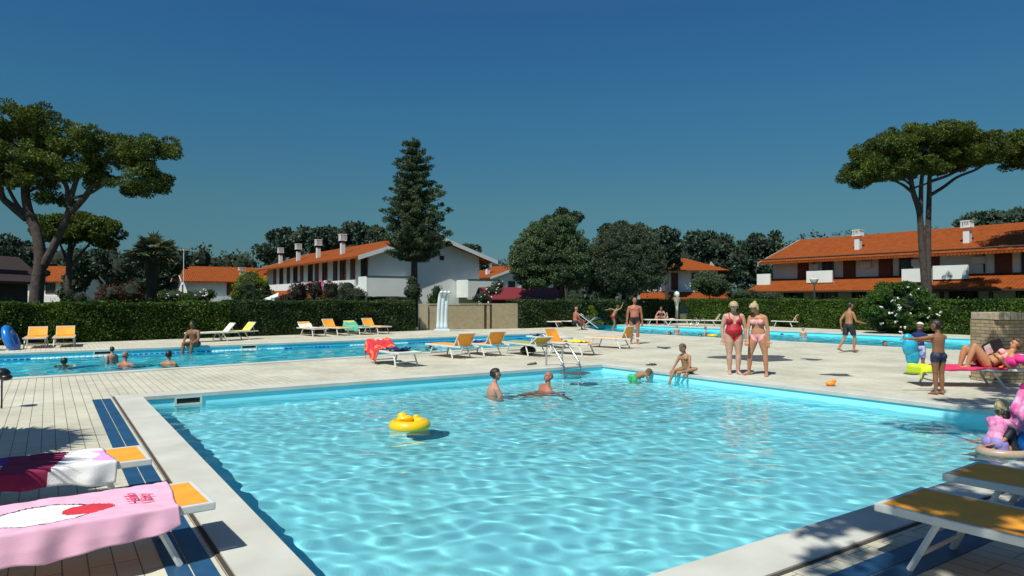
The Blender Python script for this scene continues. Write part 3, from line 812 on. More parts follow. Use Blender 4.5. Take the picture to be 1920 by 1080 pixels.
def gable_walls(o, x0, x1, y0, y1, ze, zr, axis, m):
    b = MB()
    b.quad((x0, y0, 0), (x0, y1, 0), (x0, y1, ze), (x0, y0, ze)); b.quad((x1, y0, 0), (x1, y1, 0), (x1, y1, ze), (x1, y0, ze))
    b.quad((x0, y0, 0), (x1, y0, 0), (x1, y0, ze), (x0, y0, ze)); b.quad((x0, y1, 0), (x1, y1, 0), (x1, y1, ze), (x0, y1, ze))
    if axis == 'y':
        for y in (y0, y1): b.add([(x0, y, ze), (x1, y, ze), ((x0 + x1) / 2, y, zr - .17)], [(0, 1, 2)])
    else:
        for x in (x0, x1): b.add([(x, y0, ze), (x, y1, ze), (x, (y0 + y1) / 2, zr - .17)], [(0, 1, 2)])
    return b.build('wall', m, o)
def chimney(roof, x, y, zb, h=1.15, s=1.0):
    b = MB(); b.box((x, y, zb + h * .2), (.42 * s, .42 * s, h * .8)); 
    b.box((x, y, zb + h * .6 + .03 + h * .12), (.74 * s, .66 * s, .06))
    c = b.build('chimney', FASC, roof)
    q = MB(); q.box((x, y, zb + h + .05), (.74 * s, .66 * s, .07))
    for k in (-1, -.5, 0, .5, 1):
        q.box((x + k * .31 * s, y - .29 * s, zb + h * .87), (.05, .05, h * .25)); q.box((x + k * .31 * s, y + .29 * s, zb + h * .87), (.05, .05, h * .25))
        q.box((x - .33 * s, y + k * .24 * s, zb + h * .87), (.05, .05, h * .25)); q.box((x + .33 * s, y + k * .24 * s, zb + h * .87), (.05, .05, h * .25))
    q.box((x, y, zb + h * .87), (.42 * s, .40 * s, h * .24))
    q.build('cowl', FASC, c)
def window(o, side, a, z, wd, ht, at, m=BROWN, pane=True, name='window'):
    """side 'x-' : opening in the plane x=at facing -x ; 'y-' : plane y=at facing -y"""
    b = MB(); t = .07
    def bx(u, zz, du, dz, dep, off):
        if side == 'x-': b_.box((at - off, u, zz), (dep, du, dz))
        elif side == 'y-': b_.box((u, at - off, zz), (du, dep, dz))
    b_ = MB()
    if pane:
        for (u, zz, du, dz) in ((a - wd / 2 + t / 2, z, t, ht), (a + wd / 2 - t / 2, z, t, ht), (a, z + ht / 2 - t / 2, wd - 2 * t, t), (a, z - ht / 2 + t / 2, wd - 2 * t, t), (a, z, t * .7, ht - 2 * t)): bx(u, zz, du, dz, .08, .03)
        w_ = b_.build(name, m, o); b_ = MB()
        bx(a, z, wd - .1, ht - .1, .02, .006); b_.build('pane', PANE, w_)
    else:
        bx(a, z, wd, ht, .06, .03)
        n = int(ht / .16)
        for k in range(n): bx(a, z - ht / 2 + (k + .5) * ht / n, wd - .16, ht / n * .55, .03, .07)
        b_.build(name, m, o)
def house(name, corner, label, cat='house', rz=UA):
    return empty(name, (corner[0], corner[1], 0), rz, label, cat)
# --- central long white house, gable towards the camera
cB = Vector((-11.1, 51.3, 0)) + U * .5
H = house('terraced_house', cB, 'long white house with its gable end and balcony behind the conifer')
wd, ln, ze, zr = 9.6, 29.0, 5.2, 6.8
gable_walls(H, 0, wd, 0, ln, ze, zr, 'y', RENDER_W)
rf = gable_roof(H, 0, wd, 0, ln, ze, zr, 'y', TY, ov=1.25, oe=.9)
for yv in (8.2, 14.6, 20.8, 27.2): chimney(rf, .9, yv, 5.35, 1.75, .8)
for k, yv in enumerate((1.0, 3.4, 5.6, 7.4, 10, 12.2, 14, 16.6, 18.6, 21, 23.5, 26)):
    window(H, 'x-', yv, 3.75, .95 if k % 2 else 1.25, 2.1, 0, BROWN if k % 3 else DARKW, pane=(k % 2 == 0), name='window' if k % 2 == 0 else 'shutter')
# balcony along the left side, porch roof below it, flower boxes
b = MB(); b.box((-1.15, ln / 2 - 1.5, 2.68), (.12, ln - 3, .75)); b.box((-.6, ln / 2 - 1.5, 2.30), (1.2, ln - 3, .14)); b.build('balcony', RENDER_W, H)
b = MB(); sl_ = [(-1.2, 2.3), (-2.9, 1.75)]
b.add([(-1.21, 2.5, 2.42), (-1.21, ln, 2.42), (-2.9, ln, 1.85), (-2.9, 2.5, 1.85), (-1.21, 2.5, 2.28), (-1.21, ln, 2.28), (-2.9, ln, 1.71), (-2.9, 2.5, 1.71)], [(0, 1, 2, 3), (4, 7, 6, 5), (0, 4, 5, 1), (1, 5, 6, 2), (2, 6, 7, 3), (3, 7, 4, 0)]); b.build('porch_roof', TY, H)
for k in range(6):
    b = MB(); b.box((-2.7, 3 + k * 4.8, .85), (.16, .16, 1.72)); b.build('porch_post', DARKW, H)
# corner balcony boxes of the gable side
b = MB(); b.box((1.2, -1.45, 2.55), (3.9, .12, 1.45)); b.box((-.79, -.7, 2.55), (.12, 1.62, 1.45)); b.box((3.09, -.7, 2.55), (.12, 1.38, 1.45)); b.box((1.2, -.72, 1.90), (3.86, 1.34, .14)); b.build('balcony', RENDER_W, H)
b = MB(); b.box((8.9, -1.9, 2.45), (3.0, .12, 1.4)); b.box((7.46, -.98, 2.45), (.12, 1.72, 1.4)); b.box((10.34, -.98, 2.45), (.12, 1.72, 1.4)); b.box((8.9, -.95, 1.80), (2.7, 1.74, .14)); b.build('balcony', RENDER_W, H)
for zc, x0, x1, yy in ((3.29, -.85, 3.15, -1.45), (3.17, 7.4, 10.4, -1.9)):
    b = MB(); b.box(((x0 + x1) / 2, yy, zc), (x1 - x0 + .04, .18, .05)); b.build('parapet_cap', DG, H)
window(H, 'y-', 2.55, 1.05, .95, 1.3, 0, mat('grey_frame', (.10, .12, .13), .6))
window(H, 'y-', 0.55, 1.0, 1.5, 1.5, 0, DARKW)
window(H, 'y-', 6.1, 4.9, .35, .35, 0, DARKW)
# laundry on the balcony
for k, (yv, cc) in enumerate(((6.2, (.75, .75, .72)), (7.4, (.72, .08, .30)), (8.6, (.75, .72, .7)), (10.2, (.6, .15, .2)), (12.4, (.7, .7, .74)))):
    b = MB(); b.box((0, 0, 0), (.05, .75, .55), bev=.02); q = b.build('laundry', mat('laundry_%d' % k, cc, .9), loc=H.matrix_basis @ Vector((-1.27, yv, 2.85)), rz=UA)
    tag(q, ['white cloth nearest the gable on the long balcony', 'pink cloth drying on the long balcony', 'cream cloth beside the pink one on the balcony', 'red cloth on the long balcony rail', 'pale cloth farthest along the long balcony rail'][k], 'laundry', 'laundry on the balcony of the white house')
# --- second house right behind it
cC = Vector(((922 - 960) / FPX * 98, 98, 0))
H = house('terraced_house', cC, 'small white gabled house with orange roof right of the long white one')
gable_walls(H, 0, 11, 0, 8, 4.9, 6.7, 'y', RENDER_W); rf = gable_roof(H, 0, 11, 0, 8, 4.9, 6.7, 'y', TY, .6, .6); chimney(rf, 1.2, 3.0, 5.2, 1.6, 1.2)
window(H, 'y-', 3.4, 3.3, 1.2, 1.8, 0, BROWN); window(H, 'y-', 7.4, 3.3, 1.2, 1.8, 0, BROWN); window(H, 'x-', 2.4, 3.3, 1.2, 1.8, 0, BROWN)
b = MB(); b.box((5.5, -.8, 2.3), (9, .12, .9)); b.box((5.5, -.4, 1.8), (9, .75, .12)); b.build('balcony', RENDER_W, H)
# --- left background house, ridge parallel to the picture
cD = P(352, 560, 92); H = house('terraced_house', (cD.x, 92, 0), 'white house with a long orange roof behind the bright green shrub')
gable_walls(H, 0, 15, 0, 8, 4.4, 6.2, 'x', RENDER_W); rf = gable_roof(H, 0, 15, 0, 8, 4.4, 6.2, 'x', TX, .9, .9); chimney(rf, 7.2, 1.5, 4.7, 1.3, 1.2)
window(H, 'y-', 5.5, 3.1, 1.2, 2, 0, BROWN, pane=False, name='shutter'); window(H, 'y-', 7.2, 3.1, 1.6, 2, 0, BROWN); window(H, 'y-', 11, 3.1, 1.2, 2, 0, BROWN); window(H, 'x-', 4, 3.0, 1.2, 1.2, 0, BROWN)
b = MB(); b.box((7, -1.3, 1.5), (16, .12, .9)); b.box((-.94, -.68, 1.5), (.12, 1.12, .9)); b.box((7, -.62, 1.05), (15.7, 1.2, .12)); b.build('balcony', RENDER_W, H)
for k in range(5):
    b = MB(); b.box((.2 + k * 3.4, -1.2, .5), (.2, .2, .98)); b.build('porch_post', DARKW, H)
# --- house behind the left pine trunk
cE = P(18, 560, 88); H = house('terraced_house', (cE.x, 88, 0), 'orange roofed house seen behind the trunk of the big left pine', rz=R(6))
gable_walls(H, 0, 7.6, 0, 7, 4.2, 6.0, 'x', RENDER_W); rf = gable_roof(H, 0, 7.6, 0, 7, 4.2, 6.0, 'x', TX, .6, .5)
window(H, 'y-', 1.5, 3.1, 1.2, 1.6, 0, BROWN); window(H, 'y-', 4.9, 3.1, 1.2, 1.6, 0, BROWN); window(H, 'y-', 6.6, 3.1, .9, 1.6, 0, BROWN, pane=False, name='shutter')
b = MB(); b.box((4.6, -1.2, 1.6), (6, .12, .8)); b.box((4.6, -.6, 1.2), (6, 1.1, .12)); b.build('balcony', RENDER_W, H)
b = MB(); b.add([(0, -1.3, 1.1), (8, -1.3, 1.1), (8, -2.7, .6), (0, -2.7, .6), (0, -1.3, .98), (8, -1.3, .98), (8, -2.7, .48), (0, -2.7, .48)], [(0, 1, 2, 3), (4, 7, 6, 5), (0, 4, 5, 1), (1, 5, 6, 2), (2, 6, 7, 3), (3, 7, 4, 0)]); b.build('porch_roof', TX, H)
# --- dark timber chalet at the left edge
cF = P(-100, 560, 40); H = house('timber_chalet', (cF.x, 37, 0), 'dark shaded timber house with deep eaves at the left edge', rz=R(0))
DK = mat('dark_timber', (0.035, 0.028, 0.025), .8, noise=.3); DKR = mat('dark_roof', (0.05, 0.03, 0.025), .8, noise=.2)
gable_walls(H, 0, 2.6, 0, 6, 3.4, 4.1, 'y', DK); gable_roof(H, 0, 2.6, 0, 6, 3.2, 4.3, 'y', DKR, .6, 1.0, fascia=False)
b = MB(); b.box((1.4, -.9, 2.0), (3.0, .1, .5)); b.box((1.4, -.45, 1.75), (3.0, .8, .08)); b.build('balcony', mat('grey_rail', (.20, .21, .22), .7), H)
b = MB(); b.add([(-.6, -1.0, 1.7), (3.2, -1.0, 1.7), (3.6, -2.2, 1.25), (-.6, -2.2, 1.25), (-.6, -1.0, 1.6), (3.2, -1.0, 1.6), (3.6, -2.2, 1.15), (-.6, -2.2, 1.15)], [(0, 1, 2, 3), (4, 7, 6, 5), (0, 4, 5, 1), (1, 5, 6, 2), (2, 6, 7, 3), (3, 7, 4, 0)]); b.build('awning', GREENG, H)
window(H, 'y-', 1.8, 1.0, .7, 1.3, 0, RENDER_W); window(H, 'y-', .8, 2.9, .8, 1.0, 0, DARKW)
# --- right background house behind the round trees
cG = P(1205, 560, 79); H = house('terraced_house', (cG.x, 79, 0), 'orange roofed house between the round trees and the dark shrub', rz=R(-6))
gable_walls(H, 0, 8.4, 0, 8, 4.95, 6.3, 'x', RENDER_W)
b = MB(); X0, X1, Y0, Y1, Z0, Z1 = -.8, 9.6, -.9, 8.9, 4.85, 6.5
b.add([(X0, Y0, Z0), (X1, Y0, Z0), (X1, Y1, Z0), (X0, Y1, Z0), (X0 + 1, 4, Z1), (X1 - 4.2, 4, Z1)], [(0, 1, 5, 4), (1, 2, 5), (2, 3, 4, 5), (3, 0, 4), (3, 2, 1, 0)]); rf = b.build('roof', TX, H)
chimney(rf, 3.9, 1.8, 5.6, 1.3, 1.3)
for k, x in enumerate((3.6, 5.9, 7.8)): window(H, 'y-', x, 3.6, .8, 2.0, 0, BROWN, pane=bool(k % 2), name='window' if k % 2 else 'shutter')
b = MB(); b.box((4.2, -.5, 2.5), (8.6, .9, .12)); b.box((2.0, -1.0, 2.9), (1.6, .12, .8)); b.build('balcony', RENDER_W, H)
b = MB(); b.add([(-.5, -.95, 2.4), (9.5, -.95, 2.4), (9.5, -2.9, 1.7), (-.5, -2.9, 1.7), (-.5, -.95, 2.26), (9.5, -.95, 2.26), (9.5, -2.9, 1.56), (-.5, -2.9, 1.56)], [(0, 1, 2, 3), (4, 7, 6, 5), (0, 4, 5, 1), (1, 5, 6, 2), (2, 6, 7, 3), (3, 7, 4, 0)]); b.build('porch_roof', TX, H)
# --- long house at right (front faces -u; ridge along v)
cH = Vector((21.6, 59.0, 0)) + U * 1.3
H = house('terraced_house', cH, 'long white house with orange roof and brown shutters at the right')
ln = 34.0
gable_walls(H, 0, 9.6, -ln, 0, 5.25, 7.0, 'y', RENDER_W)
rf = gable_roof(H, 0, 9.6, -ln, 0, 5.25, 7.05, 'y', TY, 1.35, .5)
for yv in (-7.1, -14.9, -23): chimney(rf, .9, yv, 5.5, 1.5, .95)
seq = [(-2.9, 0), (-5.1, 1), (-6.9, 0), (-9.7, 0), (-11.2, 1), (-13.0, 0), (-17.4, 0), (-18.9, 1), (-20.6, 0), (-23.5, 0), (-25.5, 1), (-28, 0)]
for yv, k in seq: window(H, 'x-', yv, 3.9, 1.0, 2.0, 0, BROWN if not k else mat('grey_frame', (.10, .12, .13), .6), pane=bool(k), name='window' if k else 'shutter')
for yv in (-4.0, -8.3, -12.1, -16, -19.8): 
    b = MB(); b.box((-.16, yv, 4.25), (.30, .8, .5), bev=.03); b.build('air_conditioner', FASC, H)
# porch roofs and balconies
def slope(o, y0, y1, xa, za, xb, zb, nm='porch_roof'):
    b = MB(); b.add([(xa, y0, za), (xa, y1, za), (xb, y1, zb), (xb, y0, zb), (xa, y0, za - .14), (xa, y1, za - .14), (xb, y1, zb - .14), (xb, y0, zb - .14)], [(0, 1, 2, 3), (4, 7, 6, 5), (0, 4, 5, 1), (1, 5, 6, 2), (2, 6, 7, 3), (3, 7, 4, 0)]); return b.build(nm, TY, o)
slope(H, -11.4, .8, -.02, 3.35, -2.6, 2.3); slope(H, -25, -13.6, -.02, 3.35, -2.6, 2.3)
for y0, y1, zz in ((-.6, .7, 3.3), (-6.2, -4.0, 3.4), (-13.5, -11.5, 3.3), (-15.8, -13.6, 3.45), (-22.4, -20.4, 3.4), (-30, -24.6, 3.4)):
    b = MB(); b.box((-1.2, (y0 + y1) / 2, zz), (.14, y1 - y0, .95)); b.box((-.6, (y0 + y1) / 2, zz - .42), (1.05, y1 - y0, .1)); b.build('balcony', RENDER_W, H)
for k in range(12):
    b = MB(); b.box((-2.45, -.2 - k * 2.9, 1.05), (.2, .2, 2.1)); b.build('porch_post', DARKW, H)
for yv, k in ((-2, 1), (-5, 1), (-8, 0), (-11, 1), (-15, 1), (-19, 0), (-23, 1)): window(H, 'x-', yv, 1.15, 1.8, 2.1, 0, DARKW, pane=True, name='patio_door')
b = MB(); b.box((-1.45, -15, 2.2), (2.9, 30, .10)); 
b.build('porch_ceiling', DARKW, H)
for yv in (-3.9, -10.2, -16.3, -22): b = MB(); b.tube([(-.06, yv, 5.0), (-.06, yv, 3.4)], .06, 6); b.build('downpipe', DARKW, H)
b = MB(); b.tube([(-1.42, .4, 4.98), (-1.42, -ln - .4, 4.98)], .07, 6); b.build('gutter', DARKW, H)
RFL = mat('geranium', (.55, .05, .03), .8, noise=.4, nscale=20)
# --- hut with dark red roof
cK = P(915, 560, 45); H = house('garden_hut', (cK.x, 45, 0), 'low dark hut with a maroon roof behind the beige wall', 'hut', rz=R(12))
MAR = mat('maroon_roof', (0.16, 0.015, 0.02), .6, noise=.15)
gable_walls(H, 0, 4.6, 0, 2.4, 1.75, 2.3, 'x', DARKW); gable_roof(H, 0, 4.6, 0, 2.4, 1.85, 2.42, 'x', MAR, .45, .4, th=.07, fascia=False)
window(H, 'y-', 1.2, 1.0, .7, .8, 0, DARKW)
b = MB(); b.tube([(-.4, -.5, 1.72), (-.42, 1.2, 2.36), (-.4, 2.9, 1.72)], .05, 6); b.build('bargeboard', DG, H)
# --- beige wall with posts
BEI = mat('beige_wall', (0.30, 0.25, 0.155), .85, noise=.12, nscale=5, bump=.3, bscale=30)
BEIL = mat('beige_wall_light', (0.36, 0.31, 0.21), .85, noise=.08, nscale=5)
wa, wb = G(787, 619), G(973, 615.8)
o = empty('garden_wall', wa, math.atan2((wb - wa).y, (wb - wa).x), 'low beige plastered wall behind the pool shower', 'wall')
L = (wb - wa).length; s_ = L / (973 - 787)
b = MB(); b.box((7 * s_, .1, .67), (14 * s_, .3, 1.34)); b.build('pillar', BEIL, o)
b = MB(); b.box(((15 + 119) / 2 * s_, .15, .66), (104 * s_, .2, 1.30)); b.build('panel', BEI, o)
b = MB(); b.box((127 * s_, .15, .66), (6 * s_, .2, 1.30)); b.build('panel', BEI, o)
b = MB(); b.box((160 * s_, .12, .68), (52 * s_, .24, 1.36)); b.build('panel', BEI, o)
for x in (121.5, 132): b = MB(); b.box((x * s_, .1, .70), (2.2 * s_, .1, 1.40)); b.build('gate_post', DARKW, o)
b = MB(); b.box((L / 2, .15, 1.36), (L, .26, .05)); b.build('coping_stone', BEIL, o)
# tv aerial and tilted white panel behind the hedge
p_ = P(344, 560, 60); o = empty('tv_aerial', (p_.x, 60, 0), .3, 'television aerial on a thin mast beyond the palm', 'aerial')
b = MB(); b.tube([(0, 0, 0), (0, 0, 6.0)], .035, 6); b.build('mast', FASC, o)
b = MB(); b.tube([(-.6, 0, 5.9), (.6, 0, 5.9)], .02, 5)
for k in range(6): b.tube([(-.5 + k * .2, -.25, 5.9), (-.5 + k * .2, .25, 5.9)], .015, 5)
b.build('antenna', FASC, o)
p_ = P(502, 562, 38); o = empty('parasol', (p_.x, 38, 0), .2, 'tilted flat white parasol top showing above the hedge', 'parasol')
b = MB(); b.box((0, 0, 0), (1.25, .9, .05), M=Matrix.Translation((0, 0, 1.62)) @ Matrix.Rotation(R(-24), 4, 'Y') @ Matrix.Rotation(R(14), 4, 'X')); b.build('canopy', FASC, o)
b = MB(); b.tube([(0, 0, 0), (0, 0, 1.6)], .025, 6); b.build('pole', FASC, o)
# ============================================================= VEGETATION
L_PINE = leafmat('pine_needles', (0.0165, 0.039, 0.009), (0.1205, 0.162, 0.0216))
L_DARK = leafmat('dark_foliage', (0.018, 0.0468, 0.0208), (0.084, 0.1248, 0.0538))
L_FIR = leafmat('fir_needles', (0.0213, 0.0502, 0.0247), (0.0878, 0.1207, 0.0504))
L_ROUND = leafmat('holm_oak_leaves', (0.0238, 0.066, 0.0293), (0.1224, 0.1721, 0.0734))
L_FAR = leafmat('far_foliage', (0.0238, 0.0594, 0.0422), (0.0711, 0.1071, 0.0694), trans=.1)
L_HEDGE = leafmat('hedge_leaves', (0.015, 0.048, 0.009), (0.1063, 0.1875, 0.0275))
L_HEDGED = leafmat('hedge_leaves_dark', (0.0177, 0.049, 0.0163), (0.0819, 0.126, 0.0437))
L_LIME = leafmat('lime_leaves', (0.06, 0.11, 0.008), (0.22, 0.28, 0.015))
L_RED = leafmat('russet_leaves', (0.05, 0.02, 0.01), (0.12, 0.045, 0.02))
L_PURP = leafmat('plum_leaves', (0.018, 0.008, 0.012), (0.06, 0.02, 0.03))
L_PALM = leafmat('palm_leaves', (0.045, 0.065, 0.03), (0.20, 0.21, 0.10))
BARK = mat('pine_bark', (0.058, 0.044, 0.038), .95, noise=.35, nscale=5, bump=1, bscale=9)
BARKD = mat('dark_bark', (0.05, 0.04, 0.035), .95, noise=.3, nscale=5, bump=.8, bscale=12)
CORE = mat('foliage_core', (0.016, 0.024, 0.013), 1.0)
FLW = mat('white_flower', (0.72, 0.68, 0.66), .7)

def tufts(cen, rad, n, size, aspect, rg, up=0.3, shell=0.5, droop=0):
    """n leaf blades in ellipsoids cen[k], rad[k]; blades point outward. returns co, quads"""
    K = len(cen)
    vol = np.prod(rad, 1) ** (2 / 3.); pick = rg.choice(K, n, p=vol / vol.sum())
    d = rg.normal(size=(n, 3)); d /= np.linalg.norm(d, axis=1)[:, None]
    r = shell + (1 - shell) * rg.uniform(size=n) ** .6
    p = cen[pick] + d * rad[pick] * r[:, None]
    dirv = d + rg.normal(size=(n, 3)) * .55; dirv[:, 2] += up
    dirv /= np.linalg.norm(dirv, axis=1)[:, None]
    s = np.cross(dirv, rg.normal(size=(n, 3))); s /= np.linalg.norm(s, axis=1)[:, None] + 1e-9
    L = size * rg.uniform(.6, 1.3, n)[:, None]; Wd = L * aspect
    a = p - dirv * L * .5; 
    co = np.stack([a - s * Wd * .35, p - s * Wd * .5 + dirv * L * .1, p + dirv * L * .5, p + s * Wd * .5 + dirv * L * .1], 1).reshape(-1, 3)
    q = np.arange(n * 4).reshape(n, 4)
    return co, q
def subclumps(cen, rad, per, r0, rg, lo=.55, flat=.7):
    out = []; rr = []
    for c, r in zip(cen, rad):
        k = max(3, int(per * 1.6 * (r[0] * r[1] * r[2]) ** (2 / 3.) / (r0 * r0)))
        d = rg.normal(size=(k, 3)); d /= np.linalg.norm(d, axis=1)[:, None]
        m = lo + (1 - lo) * rg.uniform(size=k) ** .5
        out.append(c + d * (r - r0 * .6).clip(.05) * m[:, None]); q = r0 * rg.uniform(.65, 1.35, k)
        rr.append(np.stack([q, q, q * flat], 1))
    return np.concatenate(out), np.concatenate(rr)
def limbs(o, paths, m, name='trunk'):
    """paths: list of (points, r0, r1); first is the trunk"""
    b = MB()
    for pts, r0, r1 in paths:
        pts = [Vector(p) for p in pts]; fine = []
        for i in range(len(pts) - 1):
            p0, p1, p2, p3 = pts[max(0, i - 1)], pts[i], pts[i + 1], pts[min(len(pts) - 1, i + 2)]
            for k in range(5):
                t = k / 5; fine.append(0.5 * ((2 * p1) + (p2 - p0) * t + (2 * p0 - 5 * p1 + 4 * p2 - p3) * t * t + (3 * p1 - p0 - 3 * p2 + p3) * t ** 3))
        fine.append(pts[-1]); n = len(fine)
        b.tube(fine, [r0 + (r1 - r0) * i / (n - 1) for i in range(n)], 9)
    return b.build(name, m, o, smooth=True)
def tree(name, label, Y, base, blobs, leaf, n, m, per=3.0, r0=.45, size=.16, aspect=.45, seed=1, limbsl=None, bark=None, core=0.0, group=None, cat='tree', depth=None, lo=.5, flat=.7, up=.3, trunk_r=.2):
    """base (px,py) of trunk; blobs (px,py,rx,ry[,dy[,depth radius]]) in metres through the pixel scale at distance Y"""
    rg = np.random.RandomState(seed); s = Y / FPX
    bp_ = P(base[0], base[1], Y); org = Vector((bp_.x, Y, 0))
    o = empty(name, org, 0, label, cat, group)
    cen = []; rad = []
    for bl in blobs:
        dy = bl[4] if len(bl) > 4 else 0; rd = bl[5] if len(bl) > 5 else (depth or bl[2] * s)
        c = P(bl[0], bl[1], Y + dy); k = (Y + dy) / FPX
        cen.append(c - org); rad.append((bl[2] * k, rd, bl[3] * k))
    cen = np.array([list(c) for c in cen]); rad = np.array(rad)
    cc, rr = subclumps(cen, rad, per, r0, rg, lo, flat)
    co, q = tufts(cc, rr, n, size, aspect, rg, up=up)
    me = np_mesh('crown', co, q, m); link('crown', me, o)
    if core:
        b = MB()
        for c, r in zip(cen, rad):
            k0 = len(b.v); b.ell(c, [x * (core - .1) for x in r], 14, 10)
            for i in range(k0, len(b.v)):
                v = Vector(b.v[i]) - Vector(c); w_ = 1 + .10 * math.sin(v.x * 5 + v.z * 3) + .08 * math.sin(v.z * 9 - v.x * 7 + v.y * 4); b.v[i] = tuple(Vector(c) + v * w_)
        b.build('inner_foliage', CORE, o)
    if limbsl is None:
        top = cen[:, 2].max() * .8; limbsl = [([(0, 0, -.1), (.05, 0, top * .4), (0, 0, top)], trunk_r, trunk_r * .4)]
    else:
        limbsl = [([P(a[0], a[1], Y + (a[2] if len(a) > 2 else 0)) - org for a in pts], r0_, r1_) for pts, r0_, r1_ in limbsl]
    limbs(o, limbsl, bark or BARKD)
    return o
# ---- big umbrella pine at left
tree('umbrella_pine', 'big umbrella pine with forked trunk at the left', 31, (66, 600),
     [(60, 228, 78, 34), (8, 240, 60, 40), (130, 262, 62, 34), (-40, 270, 70, 60), (40, 290, 95, 42), (190, 262, 42, 22), (210, 290, 48, 28), (268, 285, 36, 32), (300, 272, 22, 24), (278, 335, 34, 34), (240, 352, 30, 16), (302, 345, 12, 16),
      (130, 310, 70, 34), (60, 335, 70, 26), (170, 330, 40, 22), (95, 372, 28, 10), (0, 320, 50, 34), (-70, 330, 60, 50)],
     L_PINE, 105000, L_PINE, per=1.7, r0=.34, size=.155, aspect=.34, seed=2, bark=BARK, depth=1.9, lo=.35,
     limbsl=[([(66, 600), (70, 540), (76, 490), (70, 440), (52, 390), (48, 340), (60, 300)], .31, .14), ([(80, 500), (104, 455), (128, 400), (136, 360), (150, 320)], .20, .09), ([(132, 398), (160, 368), (178, 345), (225, 332)], .17, .06), ([(50, 410), (20, 385), (4, 368), (-2, 330, -1), (-20, 300)], .18, .09), ([(128, 380), (125, 350), (110, 330), (90, 290)], .12, .05), ([(45, 400), (30, 380), (12, 340), (20, 310)], .10, .05), ([(136, 372), (170, 362), (200, 345), (240, 340)], .07, .04), ([(46, 340), (20, 352), (2, 340)], .07, .04), ([(52, 360), (80, 345), (120, 320)], .08, .04)])
# ---- second umbrella pine
tree('umbrella_pine', 'smaller umbrella pine behind the big left one', 52, (128, 575),
     [(150, 412, 46, 17), (100, 418, 34, 20), (190, 424, 34, 17), (205, 440, 22, 14), (120, 438, 44, 18), (165, 440, 40, 16), (85, 440, 22, 16), (190, 455, 18, 5)],
     L_PINE, 26000, L_PINE, per=1.4, r0=.55, size=.26, aspect=.38, seed=5, bark=BARK, depth=2.2, lo=.4,
     limbsl=[([(128, 600), (128, 540), (130, 490), (132, 450), (128, 420)], .28, .12), ([(131, 490), (138, 462), (155, 440)], .14, .06), ([(132, 500), (150, 478), (165, 460), (180, 440)], .14, .05), ([(128, 500), (118, 470), (105, 440)], .12, .05)])
# ---- right umbrella pine pair
tree('umbrella_pine', 'umbrella pine with slender twin trunks before the right house', 40, (1733, 600),
     [(1700, 262, 62, 28), (1760, 258, 72, 26), (1650, 285, 52, 30), (1622, 312, 34, 28), (1610, 325, 20, 22), (1820, 272, 50, 24), (1700, 298, 90, 26), (1780, 295, 70, 22), (1850, 290, 40, 18), (1665, 325, 50, 16), (1730, 322, 40, 12), (1628, 338, 18, 8), (1820, 305, 26, 10)],
     L_PINE, 110000, L_PINE, per=1.9, r0=.36, size=.165, aspect=.34, seed=7, bark=BARK, depth=2.6, lo=.4,
     limbsl=[([(1733, 610), (1734, 540), (1728, 460), (1724, 400), (1712, 360), (1706, 325), (1700, 300)], .23, .10), ([(1741, 600), (1740, 520), (1740, 440), (1742, 370), (1743, 330), (1748, 300)], .21, .09), ([(1726, 400), (1727, 350), (1729, 320), (1724, 300)], .14, .07), ([(1712, 362), (1695, 348), (1680, 340), (1660, 325)], .10, .04), ([(1706, 345), (1690, 335), (1665, 332)], .07, .04), ([(1744, 366), (1770, 350), (1795, 332), (1830, 318), (1850, 305)], .11, .05), ([(1745, 340), (1775, 330), (1805, 316), (1840, 300)], .10, .04), ([(1745, 330), (1765, 320), (1795, 308)], .08, .04), ([(1714, 352), (1735, 345), (1745, 340)], .06, .04)])
tree('umbrella_pine', 'umbrella pine crown entering at the right edge', 42, (2040, 600),
     [(1915, 262, 40, 22), (1950, 270, 60, 34), (1890, 280, 36, 22), (1918, 300, 26, 20), (2000, 262, 70, 36), (2060, 280, 70, 40), (1960, 300, 60, 22), (2110, 300, 40, 30)],
     L_PINE, 60000, L_PINE, per=1.7, r0=.38, size=.165, aspect=.38, seed=8, bark=BARK, depth=2.4, lo=.4,
     limbsl=[([(2040, 610), (2038, 500), (2030, 400), (2020, 330), (2010, 300)], .3, .12), ([(2030, 390), (1990, 340), (1950, 310), (1915, 295)], .13, .05), ([(2032, 400), (2070, 340), (2090, 310)], .12, .05)])
